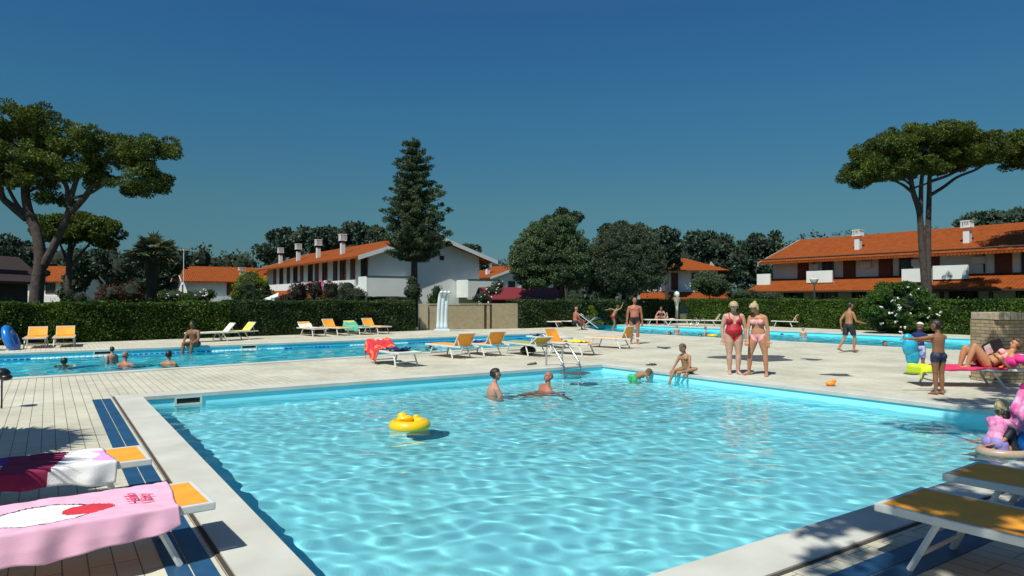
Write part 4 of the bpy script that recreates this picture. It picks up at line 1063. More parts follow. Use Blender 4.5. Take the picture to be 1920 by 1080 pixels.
# ---- tall conifer before the white house
def conifer(name, label, Y, px, ytop, ybot, halfw, n, m, seed=3, size=.2, trunk_to=600, lean=0, layers=15):
    rg = np.random.RandomState(seed); s = Y / FPX; org = Vector((P(px, 560, Y).x, Y, 0)); o = empty(name, org, 0, label, 'tree')
    zt = P(px, ytop, Y).z; zb = P(px, ybot, Y).z; H_ = zt - zb; cen = []; rad = []; paths = [([(0, 0, -.1), (0.02, 0, zb), (.06 + lean * .5, 0, (zb + zt) / 2), (lean, 0, zt - .2)], .26, .03)]
    for i in range(layers):
        t = (i + .3) / layers; z = zb + H_ * t
        prof = np.interp(t, [0, .12, .3, .45, .6, .75, .9, 1], [.80, 1.0, .90, .80, .68, .54, .34, .14]) * halfw * s
        k = max(3, int(8 * prof / (halfw * s)) + 2)
        a0 = rg.uniform(0, 6.28)
        for j in range(k):
            a = a0 + 2 * math.pi * j / k + rg.uniform(-.25, .25); L = prof * rg.uniform(.62, 1.32)
            dx, dy = math.cos(a), math.sin(a)
            for f in (.35, .62, .88):
                cen.append((dx * L * f + lean * t, dy * L * f, z + L * f * f * .26 + rg.uniform(-.08, .08))); q = (.15 + .24 * (1 - f) + .12 * (1 - t)) * (.8 + .5 * rg.uniform())
                rad.append((q * 1.05, q * 1.05, q * .55))
            paths.append(([(lean * t, 0, z - .1), (dx * L * .5 + lean * t, dy * L * .5, z - .02), (dx * L * .9 + lean * t, dy * L * .9, z + L * .12)], .035, .012))
    cen.append((lean, 0, zt - .15)); rad.append((.14, .14, .35))
    co, q = tufts(np.array(cen), np.array(rad), n, size, .36, rg, up=.35, shell=.2)
    link('crown', np_mesh('crown', co, q, m), o); limbs(o, paths, BARKD)
    return o
conifer('fir_tree', 'tall dark conifer rising before the gable of the white house', 41, 776, 262, 488, 66, 60000, L_FIR, seed=3, size=.15, layers=15, lean=-.05, trunk_to=0)
tree('shrub', 'dark oval shrub at the foot of the tall conifer', 40, (775, 575), [(775, 545, 18, 24), (773, 530, 12, 14)], L_DARK, 3500, L_DARK, per=2, r0=.2, size=.12, seed=9, core=.75, cat='shrub')
# ---- the two round trees
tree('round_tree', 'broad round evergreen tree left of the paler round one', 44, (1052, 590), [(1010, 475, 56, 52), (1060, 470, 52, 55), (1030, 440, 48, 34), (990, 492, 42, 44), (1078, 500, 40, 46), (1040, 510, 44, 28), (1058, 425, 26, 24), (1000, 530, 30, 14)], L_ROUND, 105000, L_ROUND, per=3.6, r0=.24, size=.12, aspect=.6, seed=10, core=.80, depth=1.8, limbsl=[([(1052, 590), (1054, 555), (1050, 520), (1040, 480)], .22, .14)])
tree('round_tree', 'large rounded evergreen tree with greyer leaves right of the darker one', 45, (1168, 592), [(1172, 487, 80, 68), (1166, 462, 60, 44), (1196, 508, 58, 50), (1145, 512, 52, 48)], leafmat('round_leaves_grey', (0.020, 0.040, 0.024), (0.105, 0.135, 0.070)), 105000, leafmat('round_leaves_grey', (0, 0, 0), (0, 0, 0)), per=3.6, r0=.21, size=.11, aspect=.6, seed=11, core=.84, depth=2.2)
# ---- background trees
bgt = [
 ('dark pine top showing above the broad round tree', 60, (1060, 600), [(1050, 425, 26, 26), (1070, 410, 18, 18), (1028, 418, 12, 12), (1055, 400, 8, 10)], 5000, .35),
 ('dark tree behind the top of the greyer round tree', 66, (1165, 600), [(1150, 428, 30, 14), (1190, 432, 26, 16), (1212, 440, 12, 14)], 4000, .4),
 ('dark compact tree right of the greyer round tree', 75, (1250, 600), [(1250, 455, 30, 34), (1245, 440, 20, 20), (1262, 480, 24, 26)], 5000, .45),
 ('broad dark tree behind the orange roof at centre right', 95, (1330, 600), [(1330, 460, 36, 30), (1318, 445, 24, 18), (1362, 468, 24, 28), (1300, 460, 20, 26), (1345, 500, 40, 26)], 6000, .55),
 ('spiky topped dark pine left of the right house roof', 80, (1432, 600), [(1430, 462, 34, 26), (1415, 455, 22, 22), (1450, 450, 18, 18), (1395, 480, 26, 30), (1425, 500, 40, 24)], 6000, .45),
 ('dark pine behind the roof of the right house', 72, (1850, 600), [(1840, 408, 30, 16), (1880, 410, 42, 18), (1925, 408, 40, 18), (1805, 420, 26, 8), (1862, 425, 60, 18)], 6500, .42),
 ('dark pine mass at the left end of the clump behind the white house', 98, (545, 600), [(545, 455, 40, 30), (525, 440, 22, 18), (570, 440, 28, 18), (500, 470, 26, 24)], 6500, .55),
 ('tall dark pine in the middle of the clump behind the white house', 98, (625, 600), [(615, 440, 30, 22), (640, 450, 34, 30), (600, 460, 30, 30)], 5500, .55),
 ('tall dark pine at the right end of the clump behind the white house', 96, (680, 600), [(665, 430, 26, 20), (690, 445, 34, 26), (720, 455, 20, 20), (675, 470, 40, 24)], 5500, .55),
 ('small dark tree just right of the white house gable', 86, (885, 600), [(880, 468, 16, 16), (892, 480, 16, 20), (900, 495, 12, 16)], 2500, .45),
 ('dark tree behind the left timber house', 80, (25, 600), [(20, 465, 40, 26), (-20, 470, 40, 30), (50, 480, 30, 30), (60, 500, 30, 30)], 5500, .5),
 ('dark tree between the smaller pine and the palm', 74, (200, 600), [(200, 490, 36, 28), (170, 500, 30, 30), (225, 505, 30, 34), (150, 520, 30, 34)], 6000, .45),
 ('dark tree behind the palm', 84, (265, 600), [(255, 500, 40, 30), (300, 500, 40, 30), (330, 490, 30, 26), (280, 530, 50, 24)], 6500, .5),
]
for i, (lb, Y, base, bl, n, sz) in enumerate(bgt):
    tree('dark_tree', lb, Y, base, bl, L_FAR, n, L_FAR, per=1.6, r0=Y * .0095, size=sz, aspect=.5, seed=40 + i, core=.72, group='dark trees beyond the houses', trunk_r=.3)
# far wood as one mass
rg = np.random.RandomState(77)
cen = []; rad = []
for i in range(230):
    x = -150 + 330 * (i / 229) + rg.uniform(-1.5, 1.5); Y = 140 + rg.uniform(-6, 25)
    px = 960 + FPX * x / Y
    hp = np.interp(px, [-200, 0, 150, 240, 330, 470, 520, 700, 760, 880, 960, 1100, 1300, 1480, 1560, 1800, 2100], [470, 478, 470, 468, 473, 482, 468, 462, 480, 500, 505, 480, 455, 460, 452, 440, 420])
    ztop = P(px, hp, Y).z * rg.uniform(.86, 1.05)
    for k in range(3): cen.append((x + rg.uniform(-2, 2), Y, ztop * (.88 - .33 * k))); rad.append((3.2, 3.2, 2.2 + ztop * .12))
cen = np.array(cen); rad = np.array(rad); cc, rr = subclumps(cen, rad, 1.0, 1.0, rg, .5)
co, q = tufts(cc, rr, 110000, .8, .5, rg)
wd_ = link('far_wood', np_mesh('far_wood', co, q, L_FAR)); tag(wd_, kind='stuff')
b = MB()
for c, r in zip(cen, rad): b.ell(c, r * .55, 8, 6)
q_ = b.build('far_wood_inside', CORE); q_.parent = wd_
# ---- palm
def palm(Y, px, pyb, pyc):
    org = Vector((P(px, 560, Y).x, Y, 0)); o = empty('palm_tree', org, 0, 'fan palm with a shaggy dark trunk beyond the left hedge', 'tree')
    zc = P(px, pyc, Y).z; rg = np.random.RandomState(5)
    limbs(o, [([(0, 0, -.1), (.02, 0, zc * .5), (0, 0, zc * .86), (0, 0, zc)], .24, .30)], BARKD)
    b = MB(); st = MB()
    for i in range(46):
        a = rg.uniform(0, 6.28); el = math.asin(rg.uniform(-.55, 1.0)); L = rg.uniform(.75, 1.05) * 1.0
        d = Vector((math.cos(a) * math.cos(el), math.sin(a) * math.cos(el), math.sin(el))); hub = Vector((0, 0, zc + .1)) + d * L * .75
        st.tube([Vector((0, 0, zc)), hub], [.03, .015], 4)
        side = d.cross(Vector((0, 0, 1))).normalized(); up_ = side.cross(d)
        for k in range(13):
            t = -1.25 + 2.5 * k / 12; dd = (d * math.cos(t) + side * math.sin(t)).normalized(); Lf = .78 * (1 - .18 * abs(t)) * rg.uniform(.85, 1.1)
            w0 = dd.cross(up_).normalized() * .04; m1 = hub + dd * Lf * .55; e = hub + dd * Lf - Vector((0, 0, .16 * rg.uniform(.3, 1.4)))
            b.add([hub - w0 * .4, hub + w0 * .4, m1 + w0, e, m1 - w0], [(0, 1, 2, 3, 4)])
    b.build('fronds', L_PALM, o); st.build('leaf_stalks', L_PALM, o)
palm(36, 284, 568, 482)
# ---- shrubs behind the hedge and flowers
shr = [
 ('shrub', 'bright lime green rounded shrub before the orange roofed house', 43, (468, 600), [(470, 540, 36, 30), (455, 548, 26, 26), (490, 548, 22, 26), (468, 522, 22, 14)], L_LIME, 9000, .13, .85),
 ('shrub', 'dark grey green shrub in front of the lime green one', 41, (472, 600), [(472, 555, 18, 22), (468, 540, 12, 12)], L_DARK, 2500, .12, .8),
 ('shrub', 'russet shrub between the left pine and the palm', 44, (230, 600), [(215, 552, 34, 20), (245, 550, 26, 24), (200, 565, 30, 16)], L_RED, 5000, .14, .8),
 ('shrub', 'plum leaved shrub before the porch of the white house', 42, (560, 600), [(560, 548, 22, 20), (590, 545, 20, 22), (620, 545, 18, 20), (545, 560, 20, 14)], L_PURP, 7000, .12, .75),
 ('shrub', 'dark shrub beneath the balcony corner of the white house', 44, (655, 600), [(650, 545, 20, 22), (665, 555, 26, 18), (640, 558, 26, 16)], L_DARK, 5000, .12, .8),
 ('shrub', 'green shrub just right of the palm trunk', 46, (325, 600), [(325, 556, 34, 14), (370, 558, 30, 14), (390, 552, 14, 12)], L_HEDGE, 5000, .13, .8),
 ('shrub', 'dark green bush behind the hedge left of the russet one', 42, (125, 600), [(125, 556, 18, 18), (150, 560, 16, 14)], L_DARK, 2500, .12, .8),
 ('shrub', 'small bright bush behind the pool shower', 40, (818, 600), [(818, 548, 12, 18), (812, 565, 14, 14)], L_HEDGE, 1600, .11, .7),
 ('shrub', 'flowering bush between the shower and the hut', 43, (920, 600), [(905, 560, 20, 14), (925, 545, 16, 12), (935, 535, 12, 10)], L_DARK, 2600, .12, .75),
 ('shrub', 'rounded grey green shrub before the centre right house', 52, (1330, 600), [(1330, 532, 36, 26), (1318, 528, 24, 22), (1345, 540, 24, 20)], L_ROUND, 8000, .15, .85),
 ('shrub', 'low dark shrub by the porch end of the right house', 52, (1400, 600), [(1392, 553, 34, 12), (1440, 556, 30, 10)], L_DARK, 3500, .14, .8),
 ('oleander', 'large oleander bush with white flowers under the twin trunks', 32.6, (1690, 600), [(1685, 568, 62, 42), (1655, 580, 38, 38), (1720, 580, 36, 38), (1680, 545, 40, 24), (1690, 605, 50, 24)], L_HEDGE, 48000, .13, .70),
]
for i, (nm, lb, Y, base, bl, m_, n, sz, cr) in enumerate(shr):
    o = tree(nm, lb, Y, base, bl, m_, n, m_, per=2.0, r0=.24, size=sz, aspect=.4, seed=80 + i, core=cr, cat='shrub', trunk_r=.06)
    if nm == 'oleander' or 'flowering' in lb or 'just right of the palm' in lb:
        rg = np.random.RandomState(i); cen_ = []
        for _ in range(34 if nm == 'oleander' else 14):
            bl_ = bl[rg.randint(len(bl))]; a = rg.uniform(0, 6.28); rr_ = rg.uniform(.2, 1)
            p = P(bl_[0] + bl_[2] * rr_ * math.cos(a), bl_[1] + bl_[3] * rr_ * math.sin(a), Y); p.y = Y - (Y / FPX) * bl_[2] * math.sqrt(max(.05, 1.08 - rr_ ** 2)); cen_.append(p - o.location)
        b = MB()
        for c in cen_:
            k = rg.uniform(.45, 1.1)
            for j in range(4): b.ell((c.x + rg.uniform(-.06, .06) * k, c.y + rg.uniform(-.06, .06), c.z + rg.uniform(-.05, .05) * k), (.05 * k, .05 * k, .04 * k), 6, 4)
        b.build('blossoms', FLW, o)
# ---- clipped hedges
def hedge(pts, h, depth, m, n, label, seed, size=.085):
    rg = np.random.RandomState(seed); o0 = pts[0]; o = empty('hedge', (o0[0], o0[1], 0), 0, label, 'hedge')
    P_ = [np.array([p[0] - o0[0], p[1] - o0[1]]) for p in pts]; seg = [(P_[i], P_[i + 1]) for i in range(len(P_) - 1)]
    Ls = np.array([np.linalg.norm(b_ - a_) for a_, b_ in seg]); pick = rg.choice(len(seg), n, p=Ls / Ls.sum())
    A = np.array([s_[0] for s_ in seg])[pick]; B = np.array([s_[1] for s_ in seg])[pick]; t = rg.uniform(size=n)[:, None]
    c = A + (B - A) * t; d = (B - A) / np.linalg.norm(B - A, axis=1)[:, None]; nrm = np.stack([d[:, 1], -d[:, 0]], 1)
    top = rg.uniform(size=n) < depth / (depth + h) * .9
    arc = (c * d).sum(1)
    und = .05 * np.sin(arc * 1.7) + .04 * np.sin(arc * 4.1 + 1) 
    z = np.where(top, h + und * .7 + rg.uniform(-.05, .05, n), rg.uniform(0, 1, n) ** .9 * h)
    off = np.where(top, -rg.uniform(-.03, depth, n), .03 * np.sin(z * 6 + arc * 3) + rg.uniform(-.10, .05, n) + und)
    p = np.stack([c[:, 0] + nrm[:, 0] * off, c[:, 1] + nrm[:, 1] * off, z], 1)
    stray = rg.uniform(size=n) < .012; p[:, 2] += np.where(stray & top, rg.uniform(.03, .2, n), 0)
    p[:, :2] += nrm * (np.where(stray & ~top, rg.uniform(0, .1, n), 0))[:, None]
    dirv = np.stack([nrm[:, 0], nrm[:, 1], np.full(n, .8)], 1) * .8 + rg.normal(size=(n, 3)) * .7; dirv /= np.linalg.norm(dirv, axis=1)[:, None]
    s = np.cross(dirv, rg.normal(size=(n, 3))); s /= np.linalg.norm(s, axis=1)[:, None]
    L = size * rg.uniform(.6, 1.4, n)[:, None]
    co = np.stack([p - dirv * L * .5, p - s * L * .33, p + dirv * L * .5, p + s * L * .33], 1).reshape(-1, 3)
    link('leaves', np_mesh('leaves', co, np.arange(n * 4).reshape(n, 4), m), o)
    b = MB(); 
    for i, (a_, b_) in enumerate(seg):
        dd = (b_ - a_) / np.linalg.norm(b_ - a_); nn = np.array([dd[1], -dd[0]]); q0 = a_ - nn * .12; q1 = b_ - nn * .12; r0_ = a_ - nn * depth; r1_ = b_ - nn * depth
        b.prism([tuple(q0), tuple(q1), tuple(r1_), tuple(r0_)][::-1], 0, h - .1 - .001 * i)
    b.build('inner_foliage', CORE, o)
    return o
ha = Vector((-22.5, 18.6, 0)); hb = G(787, 621); hm = ha.lerp(hb, .0)
A0 = Vector((P(0, 560, 24.3).x, 24.3, 0)); dirh = (hb - A0).normalized(); st = A0 - dirh * 9
def at_px(px):
    best = None
    for i in range(3000):
        q = st.lerp(hb, i / 2999); x = 960 + FPX * q.x / q.y
        if best is None or abs(x - px) < best[0]: best = (abs(x - px), q)
    return best[1]
mid_ = at_px(434)
hedge([st + V * .3, mid_ + V * .3], 1.46, 1.3, L_HEDGE, 70000, 'clipped green hedge beyond the lane pool on the left, lighter part', 1)  # this section has the lighter leaf colour, the next one the darker
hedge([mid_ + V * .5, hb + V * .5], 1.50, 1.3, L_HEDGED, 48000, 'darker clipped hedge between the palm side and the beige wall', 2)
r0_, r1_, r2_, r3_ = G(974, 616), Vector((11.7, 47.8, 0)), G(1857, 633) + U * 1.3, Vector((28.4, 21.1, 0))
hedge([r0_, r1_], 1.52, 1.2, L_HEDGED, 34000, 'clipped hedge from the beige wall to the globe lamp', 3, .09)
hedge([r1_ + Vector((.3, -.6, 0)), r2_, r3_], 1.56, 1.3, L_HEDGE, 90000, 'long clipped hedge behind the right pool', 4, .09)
tree('shrub', 'yellow leaved shrub in front of the hedge behind the sitters', 41.5, (1108, 612), [(1108, 590, 10, 18), (1120, 606, 12, 6)], L_LIME, 1200, L_LIME, per=2, r0=.12, size=.11, seed=99, cat='shrub', trunk_r=.03)
tree('shrub', 'yellow green shrub low beside the oleander bush', 33, (1778, 615), [(1776, 606, 12, 16)], L_LIME, 900, L_LIME, per=2, r0=.12, size=.10, seed=98, cat='shrub', trunk_r=.03)
# ---- pine above and behind the camera: shades the lower right
def overhead(name, label, x, y, blobs, n, seed, trunk, hz):
    rg = np.random.RandomState(seed); o = empty(name, (x, y, 0), 0, label, 'tree')
    cen = np.array([b_[:3] for b_ in blobs], float); rad = np.array([(b_[3], b_[3], b_[4]) for b_ in blobs], float)
    cc, rr = subclumps(cen, rad, 1.0, .30, rg, .1); co, q = tufts(cc, rr, n, .2, .34, rg); link('crown', np_mesh('crown', co, q, L_PINE), o)
    limbs(o, [([(0, 0, -.1), (.1, 0, hz * .5), (0, .1, hz)], .28, .14)] + [([(0, .1, hz * .85), tuple(cen[i] * .6 + np.array([0, 0, hz * .36])), tuple(cen[i])], .08, .03) for i in range(len(cen))], BARK)
SX, SY = SUN_GO.x / math.tan(SUN_EL), SUN_GO.y / math.tan(SUN_EL)
def sh(px, py, z): q = G(px, py); return (q.x - SX * z, q.y - SY * z)
TX_, TY_ = 3.6, -2.6
bl = []
for px, py, z, r, h in ((1700, 985, 7.4, .95, .6), (1830, 960, 7.8, 1.0, .6), (1790, 1060, 7.6, .75, .6), (1940, 1030, 7.4, .8, .6), (1930, 910, 7.8, .9, .6), (2050, 950, 7.6, 1.2, .6), (2080, 840, 7.7, 1.0, .5), (1965, 870, 7.7, .6, .5), (2150, 780, 7.8, .9, .5), (1990, 760, 8.0, .9, .5), (1890, 765, 8.0, 1.0, .5), (1800, 772, 8.0, .85, .5), (1730, 766, 8.0, .6, .4), (1905, 738, 8.0, .9, .5), (1935, 715, 8.2, .9, .5)):
    x, y = sh(px, py, z); bl.append((x - TX_, y - TY_, z, r, h))
overhead('umbrella_pine', 'umbrella pine standing behind the viewer at the right', TX_, TY_, bl, 17000, 51, None, 6.6)
# ---- thatched parasols out of frame at left, throwing fringed shade
THAT = mat('thatch', (0.30, 0.22, 0.12), .95, noise=.3, nscale=30, bump=.8, bscale=60)
def thatched(px, py, r, label, zt=2.5):
    q = G(px, py); z = 2.05; c = Vector((q.x - SX * z, q.y - SY * z, 0)); o = empty('thatched_parasol', c, 0, label, 'parasol', 'thatched parasols')
    b = MB(); b.tube([(0, 0, 0), (0, 0, zt)], .035, 8); b.build('pole', BARKD, o)
    b = MB(); n = 40; rg = random.Random(int(px))
    vs = [(0, 0, zt + .12)] + [(r * math.cos(2 * math.pi * k / n), r * math.sin(2 * math.pi * k / n), z) for k in range(n)]
    b.add(vs, [(0, 1 + k, 1 + (k + 1) % n) for k in range(n)]); b.add([(v[0], v[1], v[2] - .05) for v in vs], [(0, 1 + (k + 1) % n, 1 + k) for k in range(n)]); b.build('canopy', THAT, o)
    b = MB()
    for k in range(150):
        a = 2 * math.pi * (k + rg.uniform(-.4, .4)) / 150; L = rg.uniform(.18, .5); ca, sa = math.cos(a), math.sin(a); w_ = .014 + .03 * rg.random()
        b.add([(r * .96 * ca - sa * w_, r * .96 * sa + ca * w_, z + .01), (r * .96 * ca + sa * w_, r * .96 * sa - ca * w_, z + .01), ((r + L * .9) * ca, (r + L * .9) * sa, z - L * .45)], [(0, 1, 2)])
    b.build('fringe', THAT, o)
thatched(-62, 838, 1.05, 'thatched parasol left of the picture, farther one')
thatched(-165, 965, 1.15, 'thatched parasol left of the picture, nearer one')
# ============================================================= PEOPLE
def skin(name, c): return mat('skin_' + name, c, 0.5, noise=0.06, nscale=14, spec=0.35)
SK_PALE = skin('pale', (0.50, 0.30, 0.22)); SK_PINK = skin('pink', (0.48, 0.24, 0.17)); SK_TAN = skin('tan', (0.34, 0.17, 0.09)); SK_RED = skin('ruddy', (0.36, 0.14, 0.09)); SK_BRN = skin('brown', (0.24, 0.11, 0.06))
H_BLOND = mat('hair_blond', (0.40, 0.31, 0.17), .6, noise=.3, nscale=40); H_DARK = mat('hair_dark', (0.018, 0.012, 0.010), .5); H_GREY = mat('hair_grey', (0.30, 0.28, 0.26), .6); H_BROWN = mat('hair_brown', (0.10, 0.055, 0.03), .55, noise=.2, nscale=40)
EYE = mat('eye_dark', (0.02, 0.015, 0.012), .3); LIP = mat('lip', (0.30, 0.09, 0.07), .5)
def V3(a): return Vector(a)
def etube(mb, rings, X, Yv, n=14):
    """rings: (centre, rx, ry) with fixed side axis X and front axis Yv"""
    vs = []; fs = []
    for c, a, b_ in rings:
        for k in range(n):
            t = 2 * math.pi * k / n; vs.append(c + X * (a * math.cos(t)) + Yv * (b_ * math.sin(t)))
    m = len(rings)
    for i in range(m - 1):
        for k in range(n): fs.append((i * n + k, i * n + (k + 1) % n, (i + 1) * n + (k + 1) % n, (i + 1) * n + k))
    fs.append(tuple(range(n - 1, -1, -1))); fs.append(tuple(range((m - 1) * n, m * n)))
    mb.add(vs, fs)
def capsule(mb, a, b_, r0, r1, n=10, mid_=None):
    a, b_ = V3(a), V3(b_); pr = [(-.9, .35), (-.6, .78), (0, 1)]
    pts = []; rs = []; d = (b_ - a); L = d.length; d = d / L if L > 1e-6 else V3((0, 0, 1))
    for t, k in pr: pts.append(a + d * (t * r0)); rs.append(r0 * k)
    if mid_: pts.append(a.lerp(b_, mid_[0])); rs.append(mid_[1])
    for t, k in reversed(pr): pts.append(b_ - d * (t * r1)); rs.append(r1 * k)
    mb.tube(pts, rs, n)
DEF = dict(torso=(0, 0, 1), side=(1, 0, 0), hipside=None, neck=(0, .08, 1), face=(0, 1, 0), hip=None, lean=None,
           La=((-.12, -.03, -1), (-.02, .14, -1), (.05, .2, -1)), Ra=((.12, -.03, -1), (.02, .14, -1), (-.05, .2, -1)),
           Ll=((-.06, .02, -1), (0, -.03, -1), (-.15, 1, -.1)), Rl=((.06, .02, -1), (0, -.03, -1), (.15, 1, -.1)))
def person(loc, rz, H, label, pose=None, sk=None, hair=H_DARK, hairstyle='short', clothes=(), female=False, bulk=1.0, hs=1.0, vox=.010, cat='person', group=None, belly=0.0, curl=.5, parent_extra=None):
    sk = sk or SK_TAN
    p = dict(DEF); p.update(pose or {})
    N = lambda v: V3(v).normalized()
    T = N(p['torso']); SX_ = V3(p['side']); SX_ = (SX_ - T * SX_.dot(T)).normalized(); FR = T.cross(SX_) * -1; FR = SX_.cross(T) * -1 if False else T.cross(SX_)
    if FR.dot(V3(p['torso']).cross(SX_)) < 0: FR = -FR
    HSd = N(p['hipside']) if p['hipside'] else SX_
    Ll, Rl = [tuple(N(v) for v in p[k]) for k in ('Ll', 'Rl')]; La, Ra = [tuple(N(v) for v in p[k]) for k in ('La', 'Ra')]
    hip = V3((0, 0, p['hip'] if p['hip'] is not None else .525 * H)); hz = V3((0, 0, 0))
    mb = MB(); B = bulk; fw = 1.10 if female else 1.0
    segs = []                                                          # (label, a, b, r)
    TL = .30 * H; W_ = lambda t: hip + T * (TL * t)
    prof = ([(-.10, .045, .04), (-.03, .082, .060), (.08, .098, .070), (.22, .090, .066), (.40, .074, .056), (.55, .080, .060), (.70, .092, .062), (.84, .095, .056), (.93, .072, .044), (1.02, .034, .032)] if female else
            [(-.10, .045, .04), (-.03, .076, .056), (.08, .088, .064), (.22, .086, .062), (.40, .082, .060), (.58, .092, .064), (.74, .104, .066), (.86, .106, .058), (.94, .078, .044), (1.02, .036, .034)])
    bel = lambda t: belly * H * math.exp(-((t - .28) / .22) ** 2)
    etube(mb, [(W_(t) + FR * bel(t) * .6, a * H * B, (b_ * H * (.6 + .4 * B)) + bel(t) * .5) for t, a, b_ in prof], SX_, FR, 18)
    segs.append(('torso', W_(-.05), W_(1.0), .085 * H * B))
    if female:
        for s in (-1, 1): mb.ell(W_(.66) + SX_ * (s * .046 * H * B) + FR * (.056 * H), (.036 * H * B,) * 3, 10, 8)
    else:
        for s in (-1, 1): mb.ell(W_(.74) + SX_ * (s * .045 * H * B) + FR * (.040 * H), (.042 * H, .030 * H, .034 * H), 10, 8)
    # glutes
    for s in (-1, 1): mb.ell(hip + HSd * (s * .045 * H) - FR * (.030 * H) - T * .005 * H, (.050 * H * B * fw,) * 3, 10, 8)
    # neck + head
    NK = N(p['neck']); nb = W_(.97); hd = nb + NK * (.055 * H); F = V3(p['face']); F = (F - NK * F.dot(NK) * .0); F.normalize(); HU = (NK - F * NK.dot(F)).normalized(); HX_ = F.cross(HU)
    capsule(mb, nb - NK * .02 * H, hd + HU * .02 * H, .034 * H * (.5 + .5 * B), .028 * H * hs * .95)
    q = H * hs; hc = hd + HU * (.058 * q) + F * (.008 * q)
    RM = Matrix((HX_, F, HU)).transposed()
    mb.ell(hc + HU * .012 * q - F * .004 * q, (.0435 * q, .0545 * q, .050 * q), 16, 12, RM)
    mb.ell(hc - HU * .022 * q + F * .010 * q, (.036 * q, .040 * q, .042 * q), 14, 10, RM)
    mb.ell(hc - HU * .050 * q + F * .030 * q, (.018 * q, .016 * q, .014 * q), 10, 8, RM)
    mb.ell(hc - HU * .010 * q + F * .054 * q, (.0085 * q, .012 * q, .014 * q), 8, 6, RM)
    for s in (-1, 1): mb.ell(hc + HX_ * (s * .045 * q) - HU * .008 * q - F * .004 * q, (.006 * q, .012 * q, .017 * q), 8, 6, RM)
    segs.append(('head', hc - HU * .03 * q, hc + HU * .03 * q, .045 * q))
    segs.append(('neck', nb, hd, .03 * H))
    arms = {}
    for s, A, nm in ((-1, La, 'L'), (1, Ra, 'R')):
        sh = W_(.84) + SX_ * (s * (.094 if female else .108) * H * (.45 + .55 * B)); el = sh + A[0] * .165 * H; wr_ = el + A[1] * .145 * H
        k = .35 + .65 * B; mb.ell(sh - SX_ * (s * .004 * H), (.031 * H * k,) * 3, 12, 8)
        capsule(mb, W_(.96), sh + T * .004 * H, .030 * H, .026 * H)
        capsule(mb, sh, el, .031 * H * k, .0225 * H * k, mid_=(.4, .031 * H * k)); capsule(mb, el, wr_, .022 * H * k, .0145 * H * k, mid_=(.3, .0235 * H * k))
        D = A[2]; side = D.cross(A[1] if abs(D.dot(A[1])) < .98 else T); side = (HX_ if side.length < 1e-3 else side).normalized(); nrm = side.cross(D).normalized()
        # put thumb towards front
        if (side - D * side.dot(D)).dot(FR) < 0: side = -side
        pc = wr_ + D * .030 * H
        PM = Matrix((side, nrm, D)).transposed(); mb.ell(pc, (.0235 * H, .0115 * H, .034 * H), 12, 8, PM)
        for j, ln_ in enumerate((.038, .044, .041, .032)):
            b0 = wr_ + D * .056 * H + side * ((1.5 - j) * .0118 * H); c1 = (D + nrm * (.35 * curl) * (1 if s > 0 else -1) + side * (1.5 - j) * .06).normalized(); k1 = b0 + c1 * ln_ * .5 * H; c2 = (D + nrm * (1.0 * curl) * (1 if s > 0 else -1)).normalized()
            mb.tube([b0, k1, k1 + c2 * ln_ * .5 * H], [.0062 * H, .0058 * H, .0048 * H], 6)
        t0 = wr_ + D * .018 * H + side * .018 * H; t1 = t0 + (D * .7 + side * .8).normalized() * .026 * H
        mb.tube([t0, t1, t1 + (D + side * .2).normalized() * .02 * H], [.0085 * H, .0072 * H, .0055 * H], 6)
        segs += [('uarm' + nm, sh, el, .03 * H), ('farm' + nm, el, wr_, .022 * H), ('hand' + nm, wr_, wr_ + D * .09 * H, .02 * H)]
        arms[nm] = (sh, el, wr_, wr_ + D * .07 * H)
    feet = {}
    for s, L_, nm in ((-1, Ll, 'L'), (1, Rl, 'R')):
        hj = hip + HSd * (s * .052 * H * (.7 + .3 * B)) ; kn = hj + L_[0] * .245 * H; an = kn + L_[1] * .235 * H; k = .35 + .65 * B
        capsule(mb, hj, kn, .056 * H * k * fw, .033 * H * k, 12, mid_=(.35, .054 * H * k * fw)); capsule(mb, kn, an, .032 * H * k, .0195 * H * k, 12, mid_=(.32, .035 * H * k))
        FD = L_[2]; FS = (an + FD * .001) ; up = (kn - an).normalized(); sd = FD.cross(up).normalized(); upf = sd.cross(FD).normalized()
        hl = an - upf * .020 * H - FD * .018 * H; capsule(mb, an, hl, .019 * H, .021 * H)
        etube(mb, [(hl - FD * .018 * H, .010 * H, .010 * H), (hl, .021 * H, .020 * H), (hl + FD * .05 * H, .022 * H, .021 * H), (hl + FD * .095 * H - upf * .005 * H, .028 * H, .013 * H), (hl + FD * .125 * H - upf * .008 * H, .024 * H, .009 * H), (hl + FD * .135 * H - upf * .009 * H, .012 * H, .006 * H)], sd, upf, 12)
        segs += [('thigh' + nm, hj, kn, .05 * H), ('shin' + nm, kn, an, .03 * H), ('foot' + nm, an, hl + FD * .13 * H, .022 * H)]
        feet[nm] = (hj, kn, an, hl)
    # grow one surface
    me = bpy.data.meshes.new('tmp'); me.from_pydata(mb.v, [], mb.f); t_ = bpy.data.objects.new('tmp', me); COL.objects.link(t_)
    bm = bmesh.new(); bm.from_mesh(me); bmesh.ops.recalc_face_normals(bm, faces=bm.faces[:]); bm.to_mesh(me); bm.free()
    md = t_.modifiers.new('r', 'REMESH'); md.mode = 'VOXEL'; md.voxel_size = vox * H / 1.65 if H > 1 else vox * .62; md.adaptivity = 0
    m2 = t_.modifiers.new('s', 'SMOOTH'); m2.factor = .5; m2.iterations = 3
    dg = bpy.context.evaluated_depsgraph_get(); bme = bpy.data.meshes.new_from_object(t_.evaluated_get(dg)); bpy.data.objects.remove(t_)
    bme.materials.clear(); bme.materials.append(sk); bme.polygons.foreach_set('use_smooth', [True] * len(bme.polygons))
    o = empty('person', loc, rz, label, cat, group)
